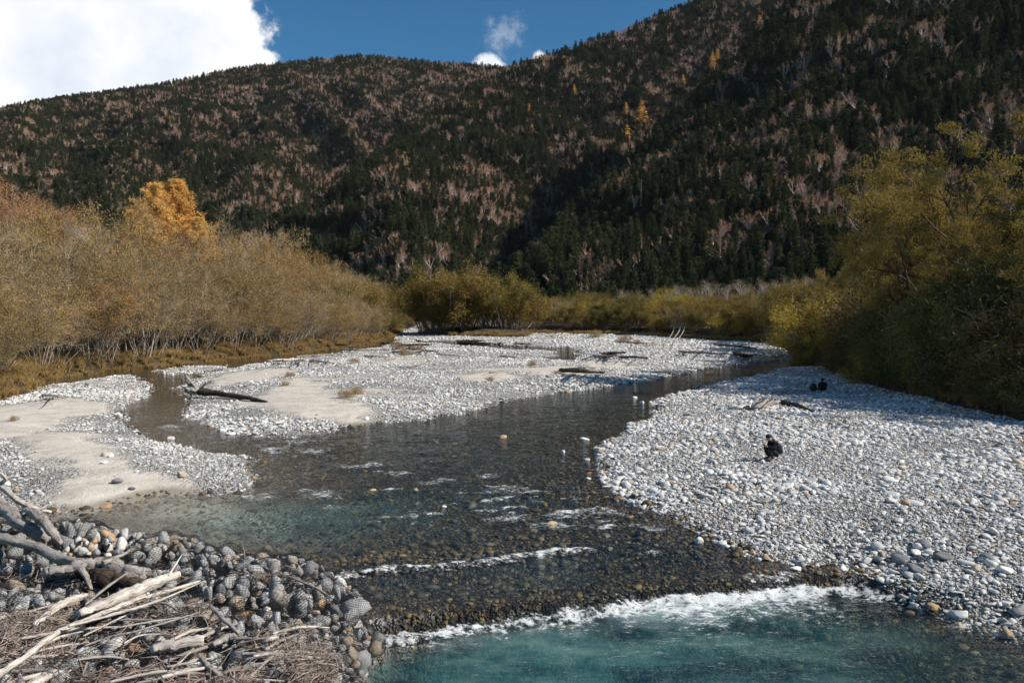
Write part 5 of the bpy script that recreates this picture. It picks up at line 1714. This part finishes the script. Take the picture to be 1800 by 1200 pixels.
drift('driftwood_branch', [(428, 1005, 0.6), (430, 975, 0.9), (425, 955, 1.1)], [0.010, 0.010, 0.004], M_DRIFTG, 'upright thin stick on the upstream side of the groyne', seed=17)
drift('driftwood_branch', [(505, 1012, 0.75), (530, 1022, 0.75), (560, 1035, 0.7), (585, 1052, 0.6)], [0.012, 0.02, 0.018, 0.008], M_DRIFTG, 'bent grey stick reaching to the groyne tip', seed=18)
drift('driftwood_branch', [(550, 985, 0.6), (535, 990, 0.65), (520, 1002, 0.7)], [0.008, 0.015, 0.01], M_DRIFT, 'forked white twig over the upper sill', seed=19, extra=[([(535, 990, .65), (545, 1000, .6), (558, 1003, .55)], [.01, .01, .005])])
rng = rs(55)
for i in range(34):
    u = rng.uniform(0, 560); v = rng.uniform(1030, 1195)
    if u > 300 and v < 1080: v += 60
    x, y = G(u, v, 0.7)
    L = rng.uniform(0.5, 1.4); a = rng.normal(0.55, 0.5)
    dx, dy = math.cos(a) * L / 2, math.sin(a) * L / 2
    za = float(jetty_top(np.array(x - dx), np.array(y - dy))) + 0.10; zb_ = float(jetty_top(np.array(x + dx), np.array(y + dy))) + 0.10
    zm = max((za + zb_) / 2, float(jetty_top(np.array(x), np.array(y))) + 0.07)
    r_ = rng.uniform(0.012, 0.03)
    me = log_mesh('driftwood_stick', [([(-dx, -dy, za - zm), (rng.normal() * .05, rng.normal() * .05, 0.02), (dx, dy, zb_ - zm)], [r_, r_ * 1.1, r_ * 0.5])], M_DRIFT if i % 3 else M_DRIFTG, 6, seed=100 + i)
    o = obj('driftwood_stick', me, None, (x, y, zm))
    ar = 'beside the long curving branch' if u < 260 else 'on the twig heap by the pool'
    tag(o, '%s stick %s' % ('bleached' if i % 3 else 'grey', ar), 'stick', '%s sticks %s' % ('bleached' if i % 3 else 'grey', ar))
# matted twigs
TW = []
N_T = 15000
u_ = rng.uniform(-80, 600, N_T * 3); v_ = rng.uniform(985, 1290, N_T * 3)
w_ = np.zeros(len(u_))
for (cu, cv, ru, rv, wt) in [(440, 1172, 120, 38, 1.4), (110, 1092, 140, 20, 1.0), (30, 1140, 80, 34, 0.8), (120, 1008, 140, 9, 0.5), (290, 1076, 90, 9, 0.35), (500, 1220, 110, 38, 1.2), (300, 1120, 90, 8, 0.35), (480, 1025, 60, 7, 0.3),
                             (40, 975, 80, 9, 0.5), (350, 1150, 60, 12, .6), (150, 1195, 80, 14, .5)]:
    w_ += wt * np.exp(-((u_ - cu) / ru) ** 2 - ((v_ - cv) / rv) ** 2)
d_ = ray(900, 1100)
X_ = np.empty(len(u_)); Y_ = np.empty(len(u_))
a_ = 600.0 - v_
dz_ = a_ * _cp - FPX * _sp; dy_ = a_ * _sp + FPX * _cp; t_ = (0.6 - H) / dz_
X_ = (u_ - 900) * t_; Y_ = dy_ * t_
sel = (rng.random(len(u_)) < np.clip(w_, 0, 1) * 0.85) & (sdf(JETTY, X_, Y_) > 0.0) & (fbm(X_ * 1.1, Y_ * 1.1, 91, 3) > -0.28)
X_, Y_ = X_[sel][:N_T], Y_[sel][:N_T]
nT = len(X_)
print('twigs', nT)
Zt = jetty_top(X_, Y_) + np.abs(rng.normal(size=nT)) * 0.05
an = rng.normal(0.5, 1.2, nT); Lh = np.exp(rng.normal(math.log(0.13), 0.5, nT)) 
D_ = np.stack([np.cos(an), np.sin(an), rng.normal(size=nT) * 0.28], -1)
r_ = (0.0058 * np.exp(rng.normal(size=nT) * 0.45))[:, None]
s__ = np.stack([-np.sin(an), np.cos(an), 0 * an], -1); up_ = np.cross(D_, s__)
Cc = np.stack([X_, Y_, Zt], -1)
bend = rng.normal(size=(nT, 3)) * 0.26 * Lh[:, None]
rings = []
for c_, k_ in ((Cc - D_ * Lh[:, None], 0.7), (Cc + bend, 1.0), (Cc + D_ * Lh[:, None], 0.5)):
    for q in range(3):
        ag = q * 2.0944
        rings.append(c_ + (s__ * math.cos(ag) + up_ * math.sin(ag)) * r_ * k_)
V = np.stack(rings, 1).reshape(-1, 3)
b_ = np.arange(nT)[:, None] * 9
Fq = []
for s_ in (0, 3):
    for q in range(3):
        q2 = (q + 1) % 3
        Fq.append(b_ + np.array([s_ + q, s_ + q2, s_ + 3 + q2, s_ + 3 + q]))
tag(obj('driftwood_twigs', mesh_np('driftwood_twigs', V, np.concatenate(Fq), [M_DEBRIS])), 'matted pale twigs and bark heaped on the groyne', kind='stuff')

# ---------------- stranded trunk with root plate on the middle bar
x0, y0 = G(345, 690, 0.4)
lines = []
A0 = np.array((*G(350, 688, 0.46), 0.46)); A1 = np.array((*G(410, 695, 0.36), 0.36)); A2 = np.array((*G(469, 706, 0.28), 0.28))
t = bpy.data.objects.new('stranded_trunk', None); COL.objects.link(t); t.location = (x0, y0, 0)
o0 = np.array((x0, y0, 0))
tag(t, 'dark stranded tree trunk with its root plate on the edge of the middle bar', 'driftwood')
obj('trunk', log_mesh('stranded_trunk', [([tuple(A0 - o0), tuple(A1 - o0), tuple(A2 - o0)], [0.22, 0.15, 0.07])], M_DRIFTD, 12, seed=30), t)
rl = []
rng = rs(31)
for i in range(26):
    d = rng.normal(size=3); d[0] -= 0.9; d /= np.linalg.norm(d)
    if d[2] < -0.3: d[2] *= -1
    L = rng.uniform(0.6, 1.35)
    p = A0 - o0
    rl.append(([tuple(p), tuple(p + d * L * .5 + rng.normal(size=3) * .08), tuple(p + d * L + rng.normal(size=3) * .14)], [0.13, 0.075, 0.03]))
obj('roots', log_mesh('root_plate', rl, M_DRIFTG, 6, seed=32), t)

# ---------------- driftwood on the cobble bank
drift('driftwood_log', [(1280, 717, 0.37), (1300, 716, 0.43), (1320, 713, 0.43)], [0.07, 0.11, 0.09], M_DRIFT, 'pale bleached log lying on the open cobbles', seed=40)
drift('driftwood_stump', [(1322, 716, 0.47), (1336, 712, 0.55), (1352, 708, 0.57), (1372, 706, 0.52)], [0.10, 0.24, 0.14, 0.06], M_DRIFTG, 'knotty brown stump between the pale log and the dark branch', seed=41,
      extra=[([(1338, 710, 0.57), (1342, 702, 0.87), (1350, 698, 1.07)], [.07, .04, .02]), ([(1334, 710, 0.57), (1336, 700, 0.87), (1333, 699, 0.97)], [.06, .05, .03]), ([(1350, 708, 0.57), (1358, 700, 0.87), (1364, 702, 0.97)], [.05, .03, .02])])
drift('driftwood_branch', [(1372, 706, 0.52), (1400, 712, 0.49), (1432, 724, 0.42)], [0.12, 0.11, 0.04], M_DRIFTD, 'dark wet branch trailing off the knotty stump', seed=42)
drift('driftwood_log', [(1640, 712, 0.62), (1670, 722, 0.57), (1725, 735, 0.52)], [0.05, 0.07, 0.03], M_DRIFTG, 'thin grey log along the lip of the cobble bank', seed=43)

# ---------------- logs strewn over the middle bar
FAR = [(480, 633, 545, 633, .13, 0, 'bleached fallen pole at the head of the side channel'), (545, 634, 600, 638, .10, 0, 'bleached pole lying past the first one towards the olive plant'), (668, 603, 700, 604, .12, 2, 'dark log at the upstream end of the thicket'),
       (700, 607, 760, 606, .14, 2, 'long dark log across the upstream gravel'), (805, 600, 850, 599, .22, 2, 'dark root mass lying on the ribbon of shaded water'), (812, 601, 880, 604, .12, 2, 'dark log trailing from the root mass'), (905, 603, 935, 605, .10, 2, 'short dark log behind the shaded ripple'),
       (600, 615, 690, 612, .09, 1, 'grey pole beside the driftwood heap'), (690, 618, 745, 616, .10, 1, 'grey log inside the driftwood heap'), (715, 612, 770, 618, .09, 2, 'brown log crossing the driftwood heap'), (740, 640, 700, 646, .06, 1, 'thin grey stick on the middle bar'),
       (985, 650, 1060, 655, .16, 2, 'stacked dark driftwood on the bank of the bar'), (1000, 648, 1050, 645, .10, 1, 'grey log on top of the stacked driftwood'), (1090, 627, 1150, 629, .10, 2, 'dark fallen branch on the shaded bar'), (1195, 617, 1320, 622, .12, 1, 'long fallen trunk lying near the bend'),
       (1290, 620, 1322, 626, .2, 2, 'root end of the long fallen trunk near the bend'), (1060, 622, 1085, 620, .18, 2, 'dark tangled stump on the bar'), (1045, 624, 1075, 626, .12, 1, 'grey log beside the tangled stump'), (1255, 605, 1330, 612, .15, 2, 'dark driftwood tangle under the far treeline'),
       (960, 590, 1010, 588, .10, 1, 'bleached branches on the far gravel by the island end'), (1080, 600, 1160, 604, .10, 1, 'grey log at the far edge of the gravel'), (860, 655, 905, 650, .05, 1, 'thin stick on the pale gravel of the bar'), (75, 694, 118, 700, .07, 1, 'grey branch heap on the back of the near bar'),
       (62, 704, 105, 694, .05, 1, 'crossed grey branch on the back of the near bar'), (50, 676, 80, 660, .06, 1, 'half sunken branch slanting out of the thicket'), (590, 606, 640, 601, .08, 2, 'brown pole under the edge of the thicket'), (730, 598, 765, 601, .1, 2, 'dark log behind the driftwood heap'),
       (520, 627, 590, 622, .08, 1, 'grey pole along the head of the side channel'), (640, 625, 700, 628, .07, 0, 'pale pole in front of the driftwood heap'), (770, 622, 830, 626, .07, 0, 'pale stick on the gravel in front of the ribbon water'), (880, 625, 930, 628, .07, 1, 'grey stick between the ribbon water and the bar edge')]
for i, (ua, va, ub, vb, r, mi, lb) in enumerate(FAR):
    gx_, gy_ = G((ua + ub) / 2, (va + vb) / 2, 0.2)
    z = gh(gx_, gy_) + r * 0.9 + 0.06
    us_, vs_ = (ua + ub) / 2, (va + vb) / 2
    ex = []
    rg = rs(200 + i)
    for k in range(2 if r < 0.12 else 9):
        f = rg.uniform(0, 1); cu, cv = ua + (ub - ua) * f, va + (vb - va) * f
        ex.append(([(cu, cv, z), (cu + rg.normal() * 8, cv - rg.uniform(0, 2), z + rg.uniform(.1, .6)), (cu + rg.normal() * 16, cv - rg.uniform(0, 3), z + rg.uniform(.1, 1.1))], [r * .6, r * .35, .01]))
    drift('driftwood_log', [(ua, va, z), (us_, vs_ + rg.normal() * 0.8, z + 0.1), (ub, vb, z - r * 0.5)], [r * 1.2, r, r * 0.5], [M_DRIFT, M_DRIFTG, M_DRIFTD][mi], lb, seed=200 + i, sides=7, extra=ex)
for i, (ua, va, ub, vb, lb) in enumerate([(924, 582, 952, 541, 'long pale dead pole leaning out of the end of the island clump'), (1178, 597, 1196, 578, 'pale leaning pole by the far treeline'), (1186, 598, 1203, 579, 'second pale pole leaning beside the first by the far treeline'),
                                         (1172, 596, 1184, 580, 'shortest pale leaning pole by the far treeline'), (700, 583, 730, 566, 'grey dead branch sticking up in the upstream gap'), (1160, 627, 1185, 605, 'thin dead branch rising from the shaded bar'), (1145, 622, 1175, 600, 'thin forked branch rising beside the other on the shaded bar')]):
    x, y = G(ua, va, 0.4)
    B = AT(ub, vb, y + 1.5)
    o0 = np.array((x, y, gh(x, y) - 0.1))
    mid = (np.array(B) - o0) * 0.5 + np.array([0.15 * (B.x - x), 0, 0.2])
    o = obj('dead_branch', log_mesh('dead_branch', [([(0, 0, 0), tuple(mid), tuple(np.array(B) - o0)], [0.08, 0.06, 0.02]), ([tuple(mid), tuple(mid + np.array([0.5, 0, 1.2]))], [0.05, 0.02])], M_PALEBARK if i not in (5, 6) else M_DRIFTG, 6, seed=60 + i), None, tuple(o0))
    tag(o, lb, 'branch')

# ------------------------------------------------------------------ people
M_BLACK = plain('black_fabric', (0.010, 0.010, 0.013), 0.75, 0.3)
M_CHAR = plain('charcoal_trousers', (0.020, 0.020, 0.024), 0.8, 0.3)
M_GREY = plain('grey_cap_fabric', (0.030, 0.028, 0.034), 0.8, 0.3)
M_SKIN = plain('skin', (0.42, 0.24, 0.16), 0.5, 0.08)
M_SOLE = plain('grey_shoe', (0.16, 0.15, 0.17), 0.7, 0.2)
M_OLIVEF = plain('olive_pack_fabric', (0.028, 0.036, 0.018), 0.7, 0.25)
M_STRAP = plain('black_strap', (0.012, 0.012, 0.012), 0.6, 0.1)


def skin_mesh(name, verts, edges, rad, mats, pick, root=0, sub=2):
    me = bpy.data.meshes.new(name)
    me.from_pydata(verts, edges, [])
    o = bpy.data.objects.new(name, me); COL.objects.link(o)
    md = o.modifiers.new('skin', 'SKIN')
    lay = me.skin_vertices[0] if me.skin_vertices else None
    if lay is None:
        bm = bmesh.new(); bm.from_mesh(me); bm.verts.layers.skin.verify(); bm.to_mesh(me); bm.free()
        lay = me.skin_vertices[0]
    for i, r in enumerate(rad):
        lay.data[i].radius = (r, r) if not isinstance(r, tuple) else r
        lay.data[i].use_root = (i == root)
    md2 = o.modifiers.new('sub', 'SUBSURF'); md2.levels = sub; md2.render_levels = sub
    dg = bpy.context.evaluated_depsgraph_get(); dg.update()
    m2 = bpy.data.meshes.new_from_object(o.evaluated_get(dg))
    bpy.data.objects.remove(o)
    m2.materials.clear()
    for m_ in mats: m2.materials.append(m_)
    for p in m2.polygons:
        p.use_smooth = True
        p.material_index = pick(p.center)
    return m2


def ellipsoid(name, r, mat_, zcut=None, sub=3):
    bm = bmesh.new()
    bmesh.ops.create_icosphere(bm, subdivisions=sub, radius=1.0)
    if zcut is not None:
        bmesh.ops.bisect_plane(bm, geom=bm.verts[:] + bm.edges[:] + bm.faces[:], plane_co=(0, 0, zcut), plane_no=(0, 0, -1), clear_outer=True)
    for v in bm.verts: v.co = Vector((v.co.x * r[0], v.co.y * r[1], v.co.z * r[2]))
    me = bpy.data.meshes.new(name); bm.to_mesh(me); bm.free()
    me.materials.append(mat_)
    for p in me.polygons: p.use_smooth = True
    return me


def crouching():
    V = [(0.17, 0, 0.20), (0.16, 0, 0.34), (0.06, 0, 0.50), (-0.05, 0, 0.585), (-0.11, 0, 0.645), (-0.135, 0, 0.70), (-0.14, 0, 0.745)]
    Rr = [0.17, 0.175, 0.165, 0.075, 0.062, 0.088, 0.07]
    Ed = [(0, 1), (1, 2), (2, 3), (3, 4), (4, 5), (5, 6)]
    for s_ in (-1, 1):
        b = len(V)
        V += [(0.12, 0.10 * s_, 0.19), (-0.20, 0.13 * s_, 0.40), (-0.12, 0.125 * s_, 0.22), (-0.03, 0.12 * s_, 0.07), (-0.13, 0.125 * s_, 0.04), (-0.22, 0.13 * s_, 0.03)]
        Rr += [0.11, 0.072, 0.068, 0.045, 0.042, 0.03]
        Ed += [(0, b), (b, b + 1), (b + 1, b + 2), (b + 2, b + 3), (b + 3, b + 4), (b + 4, b + 5)]
        b = len(V)
        V += [(0.02, 0.16 * s_, 0.50), (-0.07, 0.20 * s_, 0.37), (-0.22, 0.11 * s_, 0.44), (-0.27, 0.07 * s_, 0.46)]
        Rr += [0.075, 0.058, 0.036, 0.034]
        Ed += [(2, b), (b, b + 1), (b + 1, b + 2), (b + 2, b + 3)]
        h = b + 3
        for q, (dy, ln) in enumerate([(-0.024, 0.05), (-0.008, 0.062), (0.008, 0.058), (0.022, 0.045)]):
            b2 = len(V)
            V += [(-0.27 - ln * .5, 0.06 * s_ + dy, 0.462), (-0.27 - ln, 0.055 * s_ + dy * .9, 0.448)]
            Rr += [0.0095, 0.008]; Ed += [(h, b2), (b2, b2 + 1)]
        b2 = len(V)
        V += [(-0.275, 0.045 * s_, 0.49), (-0.295, 0.04 * s_, 0.505)]
        Rr += [0.011, 0.009]; Ed += [(h, b2), (b2, b2 + 1)]
    V += [(-0.225, 0, 0.692)]; Rr += [0.016]; Ed += [(5, len(V) - 1)]   # nose

    def pick(c):
        if c.x < -0.235 and c.z > 0.40 and c.z < 0.55: return 2
        if c.z > 0.62 and c.x < -0.06: return 2
        if c.z < 0.055 and c.x < 0.02: return 3
        if c.z < 0.27 or (c.x < -0.09 and c.z < 0.44 and abs(c.y) < 0.20 and c.x < -0.12): return 1
        return 0
    return skin_mesh('person_body', V, Ed, Rr, [M_BLACK, M_CHAR, M_SKIN, M_SOLE], pick)


x, y = G(1357, 806, 0.42)
zg = gh(x, y) + 0.04
per = bpy.data.objects.new('person', None); COL.objects.link(per); per.location = (x, y, zg); per.rotation_euler = (0, 0, R(12)); per.scale = (1.02, 1.02, 1.06)
tag(per, 'person in black crouching on the open cobbles, head bowed over their hands', 'person')
obj('body', crouching(), per)
hood = obj('cap', ellipsoid('cap', (0.108, 0.098, 0.095), M_GREY, -0.25), per, (-0.125, 0, 0.735), (0, R(-14), 0))
jk = skin_mesh('jacket', [(0.19, 0, 0.15), (0.20, 0, 0.30), (0.13, 0, 0.46), (0.02, 0, 0.57), (-0.03, 0, 0.61), (0.05, .14, .50), (0.05, -.14, .50), (-.06, .20, .38), (-.06, -.20, .38), (-.18, .13, .42), (-.18, -.13, .42)],
               [(0, 1), (1, 2), (2, 3), (3, 4), (2, 5), (2, 6), (5, 7), (6, 8), (7, 9), (8, 10)], [0.19, 0.20, 0.185, 0.11, 0.10, 0.09, 0.09, 0.072, 0.072, 0.05, 0.05], [M_BLACK], lambda c: 0)
obj('jacket', jk, per)


def sitting():
    V = [(0, 0, 0.14), (0, -0.02, 0.30), (0, 0.0, 0.45), (0, 0.04, 0.555), (0, 0.07, 0.62), (0, 0.085, 0.67), (0, 0.085, 0.715)]
    Rr = [0.17, 0.155, 0.15, 0.07, 0.06, 0.085, 0.068]
    Ed = [(0, 1), (1, 2), (2, 3), (3, 4), (4, 5), (5, 6)]
    for s_ in (-1, 1):
        b = len(V)
        V += [(0.10 * s_, 0.06, 0.12), (0.30 * s_, 0.30, 0.14), (0.12 * s_, 0.42, 0.07), (-0.04 * s_, 0.46, 0.05)]
        Rr += [0.10, 0.07, 0.05, 0.035]; Ed += [(0, b), (b, b + 1), (b + 1, b + 2), (b + 2, b + 3)]
        b = len(V)
        V += [(0.17 * s_, 0.0, 0.47), (0.25 * s_, 0.06, 0.29), (0.14 * s_, 0.27, 0.24), (0.10 * s_, 0.31, 0.23)]
        Rr += [0.07, 0.052, 0.036, 0.032]; Ed += [(2, b), (b, b + 1), (b + 1, b + 2), (b + 2, b + 3)]
        for q in range(5):
            b2 = len(V); V += [((0.10 - 0.012 * (q - 2)) * s_ - 0.03 * s_, 0.34 + 0.01 * (q % 3), 0.225)]; Rr += [0.009]; Ed += [(b + 3, b2)]

    def pick(c):
        if c.z > 0.60 or (c.y > 0.26 and c.z > 0.19): return 2
        return 1 if c.z < 0.2 and (abs(c.x) > .12 or c.y > .12) else 0
    return skin_mesh('sitting_body', V, Ed, Rr, [M_BLACK, M_CHAR, M_SKIN], pick)


x, y = G(1446, 684, 0.45)
per2 = bpy.data.objects.new('person', None); COL.objects.link(per2); per2.location = (x, y, gh(x, y) + 0.06); per2.rotation_euler = (0, 0, R(-10))
tag(per2, 'person in dark clothes sitting on the cobbles beside an olive pack', 'person')
obj('body', sitting(), per2)
obj('hair', ellipsoid('hair', (0.098, 0.105, 0.105), M_BLACK, -0.5), per2, (0, 0.075, 0.70))
jk = skin_mesh('jacket', [(0, -0.01, 0.10), (0, -0.02, 0.28), (0, 0.0, 0.44), (0, 0.03, 0.54), (.16, 0, .46), (-.16, 0, .46), (.25, .05, .30), (-.25, .05, .30)], [(0, 1), (1, 2), (2, 3), (2, 4), (2, 5), (4, 6), (5, 7)], [0.195, 0.18, 0.17, 0.085, 0.085, 0.085, .065, .065], [M_BLACK], lambda c: 0)
obj('jacket', jk, per2)
x, y = G(1429, 684, 0.45)
bp = bpy.data.objects.new('rucksack', None); COL.objects.link(bp); bp.location = (x, y, gh(x, y) + 0.03); bp.rotation_euler = (0.1, 0, 0.4)
tag(bp, 'dark olive rounded pack standing on the cobbles beside the sitting person', 'bag')


def bag_mesh(r, mat_, name):
    bm = bmesh.new(); bmesh.ops.create_icosphere(bm, subdivisions=3, radius=1.0)
    for v in bm.verts:
        c = v.co; z = c.z
        k = 1 - 0.28 * max(0, z) ** 2 - 0.2 * max(0, -z)
        v.co = Vector((math.copysign(abs(c.x) ** 0.8, c.x) * r[0] * k, math.copysign(abs(c.y) ** 0.8, c.y) * r[1] * k, z * r[2]))
    me = bpy.data.meshes.new(name); bm.to_mesh(me); bm.free(); me.materials.append(mat_)
    for p in me.polygons: p.use_smooth = True
    return me


obj('pack_body', bag_mesh((0.22, 0.16, 0.26), M_OLIVEF, 'pack_body'), bp, (0, 0, 0.27))
obj('pocket', bag_mesh((0.15, 0.07, 0.13), M_OLIVEF, 'pocket'), bp, (0, -0.15, 0.20))
for s_ in (-1, 1):
    v_, f_ = tubes([(catmull([(0.09 * s_, 0.10, 0.46), (0.11 * s_, 0.22, 0.36), (0.10 * s_, 0.20, 0.18), (0.08 * s_, 0.13, 0.08)], 14), np.full(14, 0.018))], 6)
    obj('strap', mesh_np('strap', v_, f_, [M_STRAP], smooth=True), bp)


# ------------------------------------------------------------------ thin valley air round the whole scene
bm = bmesh.new(); bmesh.ops.create_cube(bm, size=1.0)
me = bpy.data.meshes.new('haze'); bm.to_mesh(me); bm.free()
m, t, out = mat('valley_haze')
pv = t.n('ShaderNodeVolumePrincipled', {'Color': (0.82, 0.89, 1.0, 1), 'Density': 0.000012})
t.nt.links.new(pv.outputs[0], out.inputs['Volume'])
me.materials.append(m)
zt_ = float(Zm.max()) + 60; zb2 = min(float(Zm.min()), -6.0) - 4
tag(obj('haze', me, None, (0, 1300, (zt_ + zb2) / 2), None, (11000, 3400, zt_ - zb2)), kind='stuff')
